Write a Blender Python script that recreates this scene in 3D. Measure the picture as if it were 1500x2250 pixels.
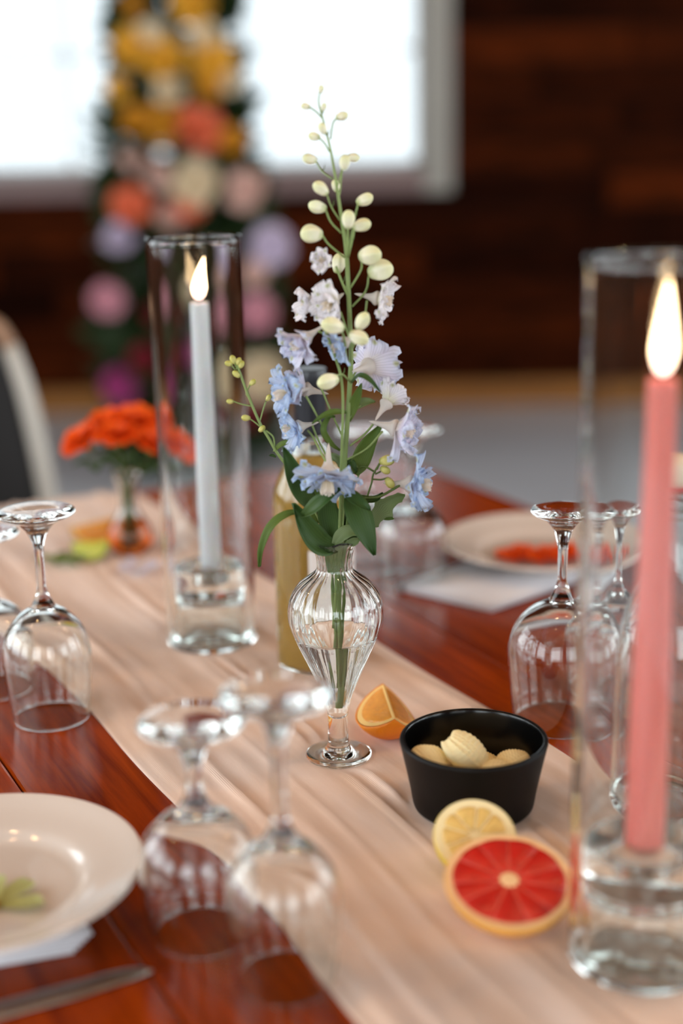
import bpy, bmesh, math, random
from mathutils import Vector, Matrix, Quaternion

for o in list(bpy.data.objects):
    bpy.data.objects.remove(o)
scene = bpy.context.scene
COL = scene.collection
PI = math.pi
rnd = random.Random(7)

# ------------------------------------------------------------------ camera, sky, exposure
CAM_H = 1.254
PITCH = math.radians(15.3)
ROLL = math.radians(1.2)
FPX = 3125.0
fwd = Vector((0, math.cos(PITCH), -math.sin(PITCH)))
up0 = Vector((0, math.sin(PITCH), math.cos(PITCH)))
rt0 = Vector((1, 0, 0))
rt = rt0 * math.cos(ROLL) - up0 * math.sin(ROLL)
upv = rt0 * math.sin(ROLL) + up0 * math.cos(ROLL)
cam_data = bpy.data.cameras.new('camera')
cam = bpy.data.objects.new('camera', cam_data)
COL.objects.link(cam)
cam.matrix_world = Matrix(((rt.x, upv.x, -fwd.x, 0), (rt.y, upv.y, -fwd.y, 0), (rt.z, upv.z, -fwd.z, CAM_H), (0, 0, 0, 1)))
cam_data.sensor_fit = 'VERTICAL'
cam_data.sensor_height = 36.0
cam_data.sensor_width = 24.0
cam_data.lens = 50.0
cam_data.clip_start = 0.02
cam_data.dof.use_dof = True
cam_data.dof.focus_distance = 1.135
cam_data.dof.aperture_fstop = 1.7
scene.camera = cam

scene.view_settings.view_transform = 'Standard'
scene.view_settings.look = 'None'
scene.view_settings.gamma = 1.0
scene.view_settings.use_curve_mapping = False
scene.view_settings.exposure = 0.42
SKY = 4.2
world = bpy.data.worlds.new('overcast_sky')
scene.world = world
world.use_nodes = True
bg = world.node_tree.nodes['Background']
bg.inputs[0].default_value = (0.88, 0.96, 1.0, 1)
bg.inputs[1].default_value = SKY
cy = scene.cycles
cy.max_bounces = 20
cy.transmission_bounces = 18
cy.transparent_max_bounces = 24
cy.glossy_bounces = 8
cy.diffuse_bounces = 5
cy.blur_glossy = 1.0
cy.sample_clamp_indirect = 6.0


def portal(loc, rot, sx, sy):
    l = bpy.data.lights.new('window_portal', 'AREA')
    l.shape = 'RECTANGLE'
    l.size = sx
    l.size_y = sy
    l.cycles.is_portal = True
    o = bpy.data.objects.new('window_portal', l)
    o.location = loc
    o.rotation_euler = rot
    COL.objects.link(o)


# room extents
XL, XR, YB, YF, ZC = -3.6, 4.4, -3.6, 6.4, 3.6
WX0, WX1, WZ0, WZ1 = -2.7, 0.388, 1.06, 2.55      # back window opening
SIDE_L = [(-2.9, -0.9), (-0.6, 1.4), (1.7, 3.7)]
SIDE_R = [(-2.6, -0.6), (0.0, 2.0), (2.6, 4.6)]
FRONT = [(-2.6, -0.6), (0.8, 2.8)]
SZ0, SZ1 = 0.9, 3.1
portal(((WX0 + WX1) / 2, YF + 0.16, (WZ0 + WZ1) / 2), (-PI / 2, 0, 0), WX1 - WX0, WZ1 - WZ0)
for (y0, y1) in SIDE_L:
    portal((XL - 0.12, (y0 + y1) / 2, (SZ0 + SZ1) / 2), (0, -PI / 2, 0), SZ1 - SZ0, y1 - y0)
for (y0, y1) in SIDE_R:
    portal((XR + 0.12, (y0 + y1) / 2, (SZ0 + SZ1) / 2), (0, PI / 2, 0), SZ1 - SZ0, y1 - y0)

for (x0, x1) in FRONT:
    portal(((x0 + x1) / 2, YB - 0.12, (SZ0 + SZ1) / 2), (PI / 2, 0, 0), x1 - x0, SZ1 - SZ0)


# ------------------------------------------------------------------ helpers
def lin(c):
    c /= 255.0
    return c / 12.92 if c <= 0.04045 else ((c + 0.055) / 1.055) ** 2.4


def C(r, g, b):
    return (lin(r), lin(g), lin(b), 1)


def at(px, py, Y):
    """point at forward distance Y that the photograph shows at (px, py)"""
    d = fwd + rt * ((px - 750) / FPX) + upv * ((1125 - py) / FPX)
    return Vector((0, 0, CAM_H)) + d * (Y / d.y)


def mk(name):
    m = bpy.data.materials.new(name)
    m.use_nodes = True
    return m, m.node_tree.nodes, m.node_tree.links, m.node_tree.nodes['Principled BSDF']


def pbr(name, col, rough=0.5, spec=0.5, metal=0.0, var=0.0, scale=30, bump=0.0, bscale=200, coat=0, sss=0):
    m, n, l, b = mk(name)
    b.inputs['Base Color'].default_value = col
    b.inputs['Roughness'].default_value = rough
    b.inputs['Specular IOR Level'].default_value = spec
    b.inputs['Metallic'].default_value = metal
    b.inputs['Coat Weight'].default_value = coat
    if sss:
        b.inputs['Subsurface Weight'].default_value = sss
        b.inputs['Subsurface Radius'].default_value = (0.01, 0.006, 0.004)
    if var:
        tc = n.new('ShaderNodeTexCoord')
        no = n.new('ShaderNodeTexNoise')
        no.inputs['Scale'].default_value = scale
        no.inputs['Detail'].default_value = 4
        l.new(tc.outputs['Object'], no.inputs['Vector'])
        mx = n.new('ShaderNodeMix')
        mx.data_type = 'RGBA'
        mx.inputs['A'].default_value = tuple(c * (1 - var) for c in col[:3]) + (1,)
        mx.inputs['B'].default_value = tuple(min(1, c * (1 + var)) for c in col[:3]) + (1,)
        l.new(no.outputs['Fac'], mx.inputs['Factor'])
        l.new(mx.outputs['Result'], b.inputs['Base Color'])
    if bump:
        tc = n.new('ShaderNodeTexCoord')
        no = n.new('ShaderNodeTexNoise')
        no.inputs['Scale'].default_value = bscale
        no.inputs['Detail'].default_value = 3
        l.new(tc.outputs['Object'], no.inputs['Vector'])
        bp = n.new('ShaderNodeBump')
        bp.inputs['Strength'].default_value = bump
        bp.inputs['Distance'].default_value = 0.002
        l.new(no.outputs['Fac'], bp.inputs['Height'])
        l.new(bp.outputs['Normal'], b.inputs['Normal'])
    return m


def glass(name, col=(1, 1, 1, 1), ior=1.5):
    m = bpy.data.materials.new(name)
    m.use_nodes = True
    n, l = m.node_tree.nodes, m.node_tree.links
    n.clear()
    out = n.new('ShaderNodeOutputMaterial')
    g = n.new('ShaderNodeBsdfGlass')
    g.inputs['Color'].default_value = col
    g.inputs['Roughness'].default_value = 0
    g.inputs['IOR'].default_value = ior
    l.new(g.outputs[0], out.inputs[0])
    return m


def wood(name, dark, light, rough, scale=(1, 14, 14), coat=0.0, grain=6.0, randomise=0.25, axis='Object'):
    """long-grain wood; grain runs along the local axis with the small scale factor"""
    m, n, l, b = mk(name)
    tc = n.new('ShaderNodeTexCoord')
    mp = n.new('ShaderNodeMapping')
    mp.inputs['Scale'].default_value = scale
    l.new(tc.outputs[axis], mp.inputs['Vector'])
    oi = n.new('ShaderNodeObjectInfo')
    ad = n.new('ShaderNodeVectorMath')
    ad.operation = 'ADD'
    sc = n.new('ShaderNodeVectorMath')
    sc.operation = 'SCALE'
    sc.inputs[0].default_value = (13, 7, 5)
    l.new(oi.outputs['Random'], sc.inputs['Scale'])
    l.new(mp.outputs[0], ad.inputs[0])
    l.new(sc.outputs[0], ad.inputs[1])
    no = n.new('ShaderNodeTexNoise')
    no.inputs['Scale'].default_value = grain
    no.inputs['Detail'].default_value = 6
    no.inputs['Roughness'].default_value = 0.62
    no.inputs['Distortion'].default_value = 0.4
    l.new(ad.outputs[0], no.inputs['Vector'])
    rp = n.new('ShaderNodeValToRGB')
    rp.color_ramp.elements[0].position = 0.3
    rp.color_ramp.elements[0].color = dark
    rp.color_ramp.elements[1].position = 0.72
    rp.color_ramp.elements[1].color = light
    l.new(no.outputs['Fac'], rp.inputs['Fac'])
    hs = n.new('ShaderNodeHueSaturation')
    mr = n.new('ShaderNodeMapRange')
    mr.inputs['To Min'].default_value = 1 - randomise
    mr.inputs['To Max'].default_value = 1 + randomise
    l.new(oi.outputs['Random'], mr.inputs['Value'])
    l.new(mr.outputs[0], hs.inputs['Value'])
    l.new(rp.outputs[0], hs.inputs['Color'])
    l.new(hs.outputs[0], b.inputs['Base Color'])
    b.inputs['Roughness'].default_value = rough
    b.inputs['Coat Weight'].default_value = coat
    b.inputs['Coat Roughness'].default_value = 0.12
    bp = n.new('ShaderNodeBump')
    bp.inputs['Strength'].default_value = 0.12
    bp.inputs['Distance'].default_value = 0.002
    l.new(no.outputs['Fac'], bp.inputs['Height'])
    l.new(bp.outputs[0], b.inputs['Normal'])
    return m


def emit(name, col, strength):
    m = bpy.data.materials.new(name)
    m.use_nodes = True
    n, l = m.node_tree.nodes, m.node_tree.links
    n.clear()
    out = n.new('ShaderNodeOutputMaterial')
    e = n.new('ShaderNodeEmission')
    e.inputs[0].default_value = col
    e.inputs[1].default_value = strength
    l.new(e.outputs[0], out.inputs[0])
    return m


def thin(name, base, tip, trans=0.45, spot=None, mid=None):
    """petal or leaf: colour runs along the UV length; part of the light passes through"""
    m, n, l, b = mk(name)
    out = n['Material Output']
    uv = n.new('ShaderNodeUVMap')
    sp = n.new('ShaderNodeSeparateXYZ')
    l.new(uv.outputs[0], sp.inputs[0])
    rp = n.new('ShaderNodeValToRGB')
    rp.color_ramp.elements[0].position = 0.08
    rp.color_ramp.elements[0].color = base
    rp.color_ramp.elements[1].position = 0.95
    rp.color_ramp.elements[1].color = tip
    if mid:
        e = rp.color_ramp.elements.new(0.55)
        e.color = mid
    l.new(sp.outputs['Y'], rp.inputs['Fac'])
    col = rp.outputs[0]
    if spot:
        vm = n.new('ShaderNodeVectorMath')
        vm.operation = 'DISTANCE'
        vm.inputs[1].default_value = (0.5, 0.8, 0)
        l.new(uv.outputs[0], vm.inputs[0])
        r2 = n.new('ShaderNodeMapRange')
        r2.inputs['From Min'].default_value = 0.12
        r2.inputs['From Max'].default_value = 0.03
        l.new(vm.outputs['Value'], r2.inputs['Value'])
        mx = n.new('ShaderNodeMix')
        mx.data_type = 'RGBA'
        l.new(r2.outputs[0], mx.inputs['Factor'])
        l.new(col, mx.inputs['A'])
        mx.inputs['B'].default_value = spot
        col = mx.outputs['Result']
    # fine veins running along the blade
    wv = n.new('ShaderNodeTexWave')
    wv.inputs['Scale'].default_value = 3.2
    wv.inputs['Distortion'].default_value = 1.5
    l.new(uv.outputs[0], wv.inputs['Vector'])
    hs = n.new('ShaderNodeHueSaturation')
    mr = n.new('ShaderNodeMapRange')
    mr.inputs['To Min'].default_value = 0.88
    mr.inputs['To Max'].default_value = 1.06
    l.new(wv.outputs['Fac'], mr.inputs['Value'])
    l.new(mr.outputs[0], hs.inputs['Value'])
    l.new(col, hs.inputs['Color'])
    l.new(hs.outputs[0], b.inputs['Base Color'])
    b.inputs['Roughness'].default_value = 0.5
    b.inputs['Specular IOR Level'].default_value = 0.35
    tr = n.new('ShaderNodeBsdfTranslucent')
    l.new(hs.outputs[0], tr.inputs['Color'])
    ms = n.new('ShaderNodeMixShader')
    ms.inputs[0].default_value = trans
    l.new(b.outputs[0], ms.inputs[1])
    l.new(tr.outputs[0], ms.inputs[2])
    l.new(ms.outputs[0], out.inputs[0])
    return m


def link(o, parent=None):
    COL.objects.link(o)
    if parent is not None:
        o.parent = parent
    return o


def mesh_obj(name, me, mat=None, parent=None, loc=(0, 0, 0), rot=None):
    o = bpy.data.objects.new(name, me)
    if mat is not None and len(me.materials) == 0:
        me.materials.append(mat)
    o.location = loc
    if rot is not None:
        if isinstance(rot, Quaternion):
            o.rotation_mode = 'QUATERNION'
            o.rotation_quaternion = rot
        else:
            o.rotation_euler = rot
    return link(o, parent)


def bm_mesh(bm, name, smooth=True):
    me = bpy.data.meshes.new(name)
    bm.to_mesh(me)
    bm.free()
    if smooth:
        me.polygons.foreach_set('use_smooth', [True] * len(me.polygons))
    return me


def thing(name, label, cat, loc=(0, 0, 0), rotz=0, group=None):
    o = bpy.data.objects.new(name, None)
    o.empty_display_size = 0.02
    o.location = loc
    o.rotation_euler = (0, 0, rotz)
    link(o)
    return tag(o, label, cat, group)


def tag(o, label, cat, group=None):
    o['label'] = label
    o['category'] = cat
    if group:
        o['group'] = group
    return o


def struct(o):
    o['kind'] = 'structure'
    return o


def box(bm, x0, x1, y0, y1, z0, z1):
    vs = [bm.verts.new(p) for p in ((x0, y0, z0), (x1, y0, z0), (x1, y1, z0), (x0, y1, z0), (x0, y0, z1), (x1, y0, z1), (x1, y1, z1), (x0, y1, z1))]
    for f in ((3, 2, 1, 0), (4, 5, 6, 7), (0, 1, 5, 4), (1, 2, 6, 5), (2, 3, 7, 6), (3, 0, 4, 7)):
        bm.faces.new([vs[i] for i in f])


def box_me(name, x0, x1, y0, y1, z0, z1, bevel=0.0, seg=2):
    bm = bmesh.new()
    box(bm, x0, x1, y0, y1, z0, z1)
    if bevel:
        bmesh.ops.bevel(bm, geom=bm.edges[:], offset=bevel, segments=seg, profile=0.7, affect='EDGES')
    return bm_mesh(bm, name, smooth=False)


def spline(pts, n):
    """Catmull-Rom through pts (tuples or Vectors), n samples per span"""
    P = [Vector(p) for p in pts]
    P = [P[0] * 2 - P[1]] + P + [P[-1] * 2 - P[-2]]
    out = []
    for i in range(1, len(P) - 2):
        for k in range(n):
            t = k / n
            a, b, c, d = P[i - 1], P[i], P[i + 1], P[i + 2]
            out.append(0.5 * ((2 * b) + (c - a) * t + (2 * a - 5 * b + 4 * c - d) * t * t + (3 * b - a - 3 * c + d) * t ** 3))
    out.append(P[-2])
    return out


def lathe_me(name, prof, seg=48, mod=None):
    """revolve an (r, z) profile; going out along the bottom, up the outside and back inside keeps normals outward"""
    bm = bmesh.new()
    rings = []
    for (r, z) in prof:
        if r < 1e-6:
            rings.append([bm.verts.new((0, 0, z))])
        else:
            ring = []
            for j in range(seg):
                a = 2 * PI * j / seg
                rr, zz = (r, z) if mod is None else mod(r, z, a)
                ring.append(bm.verts.new((rr * math.cos(a), rr * math.sin(a), zz)))
            rings.append(ring)
    for i in range(len(rings) - 1):
        A, B = rings[i], rings[i + 1]
        for j in range(seg):
            k = (j + 1) % seg
            if len(A) == 1 and len(B) == 1:
                break
            if len(A) == 1:
                bm.faces.new((A[0], B[k], B[j]))
            elif len(B) == 1:
                bm.faces.new((A[j], A[k], B[0]))
            else:
                bm.faces.new((A[j], A[k], B[k], B[j]))
    return bm_mesh(bm, name)


def sm(pts, n=6):
    return [(max(0.0, p.x), p.y) for p in spline([(a, b, 0) for a, b in pts], n)]


def tube_me(name, pts, rad, seg=8, n=4, smooth_path=True):
    P = spline(pts, n) if smooth_path and len(pts) > 2 else [Vector(p) for p in pts]
    m = len(P)
    if isinstance(rad, (int, float)):
        R = [rad] * m
    else:
        R = []
        for i in range(m):
            t = i / (m - 1) * (len(rad) - 1)
            k = min(int(t), len(rad) - 2)
            R.append(rad[k] + (rad[k + 1] - rad[k]) * (t - k))
    bm = bmesh.new()
    rings = []
    ref = Vector((0.31, 0.77, 0.55)).normalized()
    for i in range(m):
        t = (P[min(i + 1, m - 1)] - P[max(i - 1, 0)]).normalized()
        u = t.cross(ref)
        if u.length < 1e-4:
            u = t.orthogonal()
        u.normalize()
        ref = u.cross(t)
        v = t.cross(u)
        rings.append([bm.verts.new(P[i] + (u * math.cos(2 * PI * j / seg) + v * math.sin(2 * PI * j / seg)) * R[i]) for j in range(seg)])
    for i in range(m - 1):
        for j in range(seg):
            k = (j + 1) % seg
            bm.faces.new((rings[i][j], rings[i][k], rings[i + 1][k], rings[i + 1][j]))
    bm.faces.new(rings[0][::-1])
    bm.faces.new(rings[-1])
    return bm_mesh(bm, name)


def grid_me(name, nu, nv, fn, uv=True, closed_u=False):
    """fn(u, v) -> Vector; u across, v along; UV stored for the petal and leaf colours"""
    bm = bmesh.new()
    lay = bm.loops.layers.uv.new('UVMap')
    V = [[bm.verts.new(fn(i / nu, j / nv)) for i in range(nu + 1)] for j in range(nv + 1)]
    for j in range(nv):
        for i in range(nu):
            f = bm.faces.new((V[j][i], V[j][i + 1], V[j + 1][i + 1], V[j + 1][i]))
            for lp, (a, b) in zip(f.loops, ((i, j), (i + 1, j), (i + 1, j + 1), (i, j + 1))):
                lp[lay].uv = (a / nu, b / nv)
    return bm_mesh(bm, name)


def align(d, roll=0.0):
    """rotation taking +Z to direction d"""
    q = Vector((0, 0, 1)).rotation_difference(Vector(d).normalized())
    return q @ Quaternion((0, 0, 1), roll)


# ------------------------------------------------------------------ materials
M = {}
M['glass'] = glass('clear_glass', (0.99, 1.0, 0.995, 1))
M['water'] = glass('water', (1, 1, 1, 1), 1.33)
M['board'] = wood('mahogany_board', C(104, 30, 1), C(168, 66, 3), 0.20, scale=(16, 1.0, 16), coat=0.0, grain=4, randomise=0.10)
M['board'].node_tree.nodes['Principled BSDF'].inputs['Specular IOR Level'].default_value = 0.25
M['apron'] = wood('mahogany_apron', C(55, 20, 8), C(105, 45, 18), 0.4, scale=(8, 8, 8))
M['floor'] = pbr('polished_concrete', C(206, 212, 220), 0.26, 0.5, var=0.12, scale=1.4, bump=0.05, bscale=30)
M['plank'] = wood('stained_wall_board', C(22, 7, 1), C(80, 30, 6), 0.8, scale=(1.6, 10, 16), grain=3.0, randomise=0.75)
M['plank'].node_tree.nodes['Principled BSDF'].inputs['Specular IOR Level'].default_value = 0.04
M['backing'] = pbr('wall_backing', C(22, 10, 4), 0.95)
M['ceiling'] = wood('ceiling_wood', C(60, 36, 20), C(110, 72, 42), 0.7, scale=(1, 8, 8), grain=4)
M['sidewall'] = wood('side_wall_wood', C(70, 40, 22), C(125, 78, 44), 0.6, scale=(8, 1, 8), grain=4)
M['casing'] = pbr('grey_painted_casing', C(160, 158, 150), 0.5, var=0.08, scale=6)
M['sill'] = pbr('mauve_grey_sill', C(128, 104, 102), 0.45, var=0.1, scale=6)
M['muntin'] = pbr('white_muntin', C(225, 226, 224), 0.5)
M['baseboard'] = wood('oak_baseboard', C(124, 76, 16), C(164, 106, 32), 0.6, scale=(1, 12, 12), grain=3)
M['porcelain'] = pbr('white_porcelain', C(216, 204, 194), 0.12, 0.5, coat=0.3)
M['linen'] = pbr('white_napkin_linen', C(226, 224, 228), 0.9, 0.2, bump=0.3, bscale=900)
M['steel'] = pbr('brushed_steel', C(170, 165, 158), 0.28, metal=1.0)
M['black'] = pbr('black_stoneware', C(7, 6, 6), 0.5, 0.22, bump=0.06, bscale=400)
M['black_glaze'] = pbr('black_glaze', C(6, 6, 6), 0.2, 0.4)
M['butter'] = pbr('butter', C(255, 240, 188), 0.45, 0.4, sss=0.1, bump=0.12, bscale=700)
M['wax_white'] = pbr('white_wax', C(236, 240, 246), 0.4, 0.4, sss=0.4)
M['wax_pink'] = pbr('coral_pink_wax', C(255, 142, 132), 0.3, 0.45, sss=0.35)
M['wick'] = pbr('burnt_wick', C(25, 20, 18), 0.9)
M['foil'] = pbr('dark_blue_foil', C(20, 24, 34), 0.3, 0.6)
M['wine'] = pbr('cloudy_golden_wine', C(222, 184, 98), 0.08, 0.5)
M['wine'].node_tree.nodes['Principled BSDF'].inputs['Transmission Weight'].default_value = 0.35
M['wine'].node_tree.nodes['Principled BSDF'].inputs['IOR'].default_value = 1.34
M['label'] = pbr('white_paper_label', C(230, 226, 222), 0.7)
M['ink'] = pbr('brown_label_ink', C(120, 70, 50), 0.7)
M['cork'] = pbr('cream_stopper', C(238, 218, 192), 0.35, var=0.05)
M['gasket'] = pbr('red_rubber_gasket', C(190, 50, 40), 0.6)
M['amber'] = glass('amber_water', (0.98, 0.50, 0.16, 1), 1.33)
M['stem'] = pbr('green_stem', C(128, 148, 88), 0.5, 0.35, var=0.15, scale=60)
M['stem_d'] = pbr('dark_green_stem', C(84, 104, 50), 0.55, 0.3, var=0.2, scale=60)
def bud_mat(name, foot, body, tip):
    m, n, l, b = mk(name)
    tc = n.new('ShaderNodeTexCoord')
    sp = n.new('ShaderNodeSeparateXYZ')
    l.new(tc.outputs['Generated'], sp.inputs[0])
    no = n.new('ShaderNodeTexNoise')
    no.inputs['Scale'].default_value = 5
    l.new(tc.outputs['Object'], no.inputs['Vector'])
    ad = n.new('ShaderNodeMath')
    ad.operation = 'MULTIPLY_ADD'
    ad.inputs[1].default_value = 0.3
    l.new(no.outputs['Fac'], ad.inputs[0])
    l.new(sp.outputs['Z'], ad.inputs[2])
    rp = n.new('ShaderNodeValToRGB')
    rp.color_ramp.elements[0].position = 0.12
    rp.color_ramp.elements[0].color = foot
    rp.color_ramp.elements[1].position = 1.15 if False else 1.0
    rp.color_ramp.elements[1].color = tip
    e = rp.color_ramp.elements.new(0.42)
    e.color = body
    l.new(ad.outputs[0], rp.inputs['Fac'])
    l.new(rp.outputs[0], b.inputs['Base Color'])
    b.inputs['Roughness'].default_value = 0.5
    b.inputs['Subsurface Weight'].default_value = 0.2
    b.inputs['Subsurface Radius'].default_value = (0.004, 0.004, 0.002)
    return m


M['bud'] = bud_mat('cream_green_bud', C(160, 176, 104), C(234, 232, 206), C(212, 214, 168))
M['bud_g'] = bud_mat('yellow_green_bud', C(140, 150, 66), C(202, 198, 120), C(178, 176, 84))
M['leaf'] = thin('fresh_leaf', C(118, 140, 66), C(92, 122, 50), 0.35)
M['leaf_d'] = thin('dark_leaf', C(74, 100, 46), C(54, 86, 36), 0.22)
M['leaf_p'] = thin('pale_leaf_back', C(150, 168, 120), C(128, 150, 92), 0.4)
SPOT = C(190, 196, 150)
M['petal_w'] = thin('white_petal', C(242, 240, 214), C(246, 244, 250), 0.4, SPOT, C(248, 246, 250))
M['petal_l'] = thin('lavender_petal', C(242, 236, 230), C(222, 230, 250), 0.4, SPOT, C(236, 232, 247))
M['petal_b'] = thin('sky_blue_petal', C(238, 238, 246), C(192, 215, 246), 0.42, SPOT, C(212, 226, 248))
M['bee'] = thin('cream_inner_petal', C(240, 226, 190), C(246, 236, 224), 0.4)
M['foliage'] = thin('arch_foliage', C(38, 58, 30), C(48, 70, 34), 0.2)
M['silver'] = thin('silver_leaf', C(130, 150, 142), C(160, 178, 172), 0.25)
for nm, a, b in (('yellow', (214, 150, 30), (240, 186, 60)), ('gold', (190, 120, 18), (222, 156, 34)), ('cream', (226, 204, 160), (238, 222, 190)),
                 ('coral', (226, 92, 60), (244, 128, 88)), ('orange', (232, 84, 30), (250, 112, 44)), ('blush', (222, 176, 160), (232, 196, 184)),
                 ('pink', (206, 130, 150), (226, 164, 180)), ('lilac', (196, 176, 208), (216, 204, 226)), ('magenta', (150, 30, 96), (186, 70, 140)),
                 ('burgundy', (96, 14, 30), (130, 22, 40))):
    M['f_' + nm] = thin(nm + '_blossom', C(*a), C(*b), 0.25)
M['carn'] = thin('carnation_petal', C(222, 34, 8), C(255, 112, 30), 0.3)
M['grape_rind'] = pbr('grapefruit_rind', C(240, 176, 82), 0.4, 0.4, var=0.1, scale=60, bump=0.2, bscale=500)
M['pith'] = pbr('citrus_pith', C(250, 206, 150), 0.6, 0.3)
M['grape_pith'] = pbr('grapefruit_pith', C(250, 206, 152), 0.6, 0.3)
M['membrane'] = pbr('grapefruit_membrane', C(222, 82, 62), 0.4, 0.4)
M['grape'] = pbr('grapefruit_pulp', C(205, 38, 28), 0.22, 0.5, var=0.35, scale=120, bump=0.4, bscale=350, sss=0.2)
M['lemon_rind'] = pbr('lemon_rind', C(226, 196, 70), 0.4, 0.4, bump=0.2, bscale=500)
M['lemon_pith'] = pbr('lemon_pith', C(244, 228, 178), 0.6, 0.3)
M['lemon'] = pbr('lemon_pulp', C(226, 190, 112), 0.25, 0.5, var=0.2, scale=150, bump=0.3, bscale=350, sss=0.2)
M['orange_rind'] = pbr('orange_rind', C(244, 138, 20), 0.42, 0.4, bump=0.25, bscale=600)
M['orange_pith'] = pbr('orange_pith', C(250, 206, 128), 0.6, 0.3)
M['orange'] = pbr('orange_pulp', C(240, 158, 58), 0.25, 0.5, var=0.2, scale=150, bump=0.3, bscale=350, sss=0.2)
M['lime_rind'] = pbr('lime_rind', C(120, 140, 30), 0.45, 0.4)
M['lime'] = pbr('lime_pulp', C(176, 178, 60), 0.3, 0.5, var=0.15, scale=150)
M['chair_frame'] = pbr('pale_grey_chair_frame', C(186, 184, 176), 0.45, var=0.08, scale=10)
M['chair_rail'] = wood('tan_top_rail', C(150, 112, 84), C(186, 150, 120), 0.5, scale=(1, 8, 8), grain=4)
M['chair_pad'] = pbr('black_chair_upholstery', C(16, 16, 18), 0.8, bump=0.2, bscale=600)
M['bulb'] = emit('warm_bulb', (1.0, 0.58, 0.26, 1), 160)
M['cord'] = pbr('black_cord', C(15, 15, 15), 0.7)
M['green_petal'] = thin('green_hellebore_petal', C(190, 184, 110), C(186, 190, 130), 0.3)

# window panes: dimming tint added to thin glass to tone the bright sky down
m = bpy.data.materials.new('window_glass')
m.use_nodes = True
n, l = m.node_tree.nodes, m.node_tree.links
n.clear()
out = n.new('ShaderNodeOutputMaterial')
tr = n.new('ShaderNodeBsdfTransparent')
tr.inputs[0].default_value = (0.50, 0.51, 0.515, 1)
gl = n.new('ShaderNodeBsdfGlossy')
gl.inputs['Roughness'].default_value = 0.02
fr = n.new('ShaderNodeFresnel')
fr.inputs[0].default_value = 1.45
ms = n.new('ShaderNodeMixShader')
l.new(fr.outputs[0], ms.inputs[0])
l.new(tr.outputs[0], ms.inputs[1])
l.new(gl.outputs[0], ms.inputs[2])
l.new(ms.outputs[0], out.inputs[0])
M['pane'] = m

# flame: bright yellow-white body, orange toward the foot
m = bpy.data.materials.new('candle_flame')
m.use_nodes = True
n, l = m.node_tree.nodes, m.node_tree.links
n.clear()
out = n.new('ShaderNodeOutputMaterial')
e = n.new('ShaderNodeEmission')
tc = n.new('ShaderNodeTexCoord')
sp = n.new('ShaderNodeSeparateXYZ')
l.new(tc.outputs['Generated'], sp.inputs[0])
rp = n.new('ShaderNodeValToRGB')
rp.color_ramp.elements[0].position = 0.0
rp.color_ramp.elements[0].color = (0.35, 0.22, 0.22, 1)
rp.color_ramp.elements[1].position = 0.3
rp.color_ramp.elements[1].color = (1.0, 0.66, 0.36, 1)
l.new(sp.outputs['Z'], rp.inputs['Fac'])
l.new(rp.outputs[0], e.inputs[0])
e.inputs[1].default_value = 9.0
l.new(e.outputs[0], out.inputs[0])
M['flame'] = m

# runner: thin gauze, fine weave
m, n, l, b = mk('peach_gauze')
tc = n.new('ShaderNodeTexCoord')
no = n.new('ShaderNodeTexNoise')
mp = n.new('ShaderNodeMapping')
mp.inputs['Scale'].default_value = (26, 3, 1)
no.inputs['Scale'].default_value = 1.5
no.inputs['Detail'].default_value = 5
l.new(tc.outputs['Object'], mp.inputs[0])
l.new(mp.outputs[0], no.inputs['Vector'])
rp = n.new('ShaderNodeValToRGB')
rp.color_ramp.elements[0].position = 0.3
rp.color_ramp.elements[0].color = C(216, 183, 158)
rp.color_ramp.elements[1].position = 0.7
rp.color_ramp.elements[1].color = C(243, 220, 206)
l.new(no.outputs['Fac'], rp.inputs['Fac'])
l.new(rp.outputs[0], b.inputs['Base Color'])
b.inputs['Roughness'].default_value = 0.85
b.inputs['Sheen Weight'].default_value = 0.25
b.inputs['Specular IOR Level'].default_value = 0.2
w1 = n.new('ShaderNodeTexWave')
w1.inputs['Scale'].default_value = 330
w2 = n.new('ShaderNodeTexWave')
w2.bands_direction = 'Y'
w2.inputs['Scale'].default_value = 330
l.new(tc.outputs['Object'], w1.inputs['Vector'])
l.new(tc.outputs['Object'], w2.inputs['Vector'])
ad = n.new('ShaderNodeMath')
l.new(w1.outputs['Fac'], ad.inputs[0])
l.new(w2.outputs['Fac'], ad.inputs[1])
bp = n.new('ShaderNodeBump')
bp.inputs['Strength'].default_value = 0.25
bp.inputs['Distance'].default_value = 0.0006
l.new(ad.outputs[0], bp.inputs['Height'])
l.new(bp.outputs[0], b.inputs['Normal'])
M['gauze'] = m

# ------------------------------------------------------------------ room
fl = struct(mesh_obj('floor', box_me('floor', XL - 0.2, XR + 0.2, YB - 0.2, YF + 0.2, -0.1, 0), M['floor']))
ce = struct(mesh_obj('ceiling', box_me('ceiling', XL - 0.2, XR + 0.2, YB - 0.2, YF + 0.2, ZC, ZC + 0.1), M['ceiling']))
bm = bmesh.new()
for b_ in ((XL, WX0, 0, ZC), (WX1, XR, 0, ZC), (WX0, WX1, 0, WZ0), (WX0, WX1, WZ1, ZC)):
    box(bm, b_[0], b_[1], YF, YF + 0.15, b_[2], b_[3])
wall_back = struct(mesh_obj('wall_back', bm_mesh(bm, 'wall_back', False), M['backing']))
row = 0.152
pl_cache = {}


def plank(x0, x1, z0, z1):
    if x1 - x0 < 0.04 or z1 - z0 < 0.02:
        return
    g = 0.003
    d = rnd.choice((0.016, 0.02, 0.024, 0.029))
    o = mesh_obj('plank', box_me('plank', -(x1 - x0) / 2 + g, (x1 - x0) / 2 - g, -d, 0, -(z1 - z0) / 2 + g, (z1 - z0) / 2 - g, 0.003, 1),
                 M['plank'], wall_back, ((x0 + x1) / 2, YF, (z0 + z1) / 2))


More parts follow.
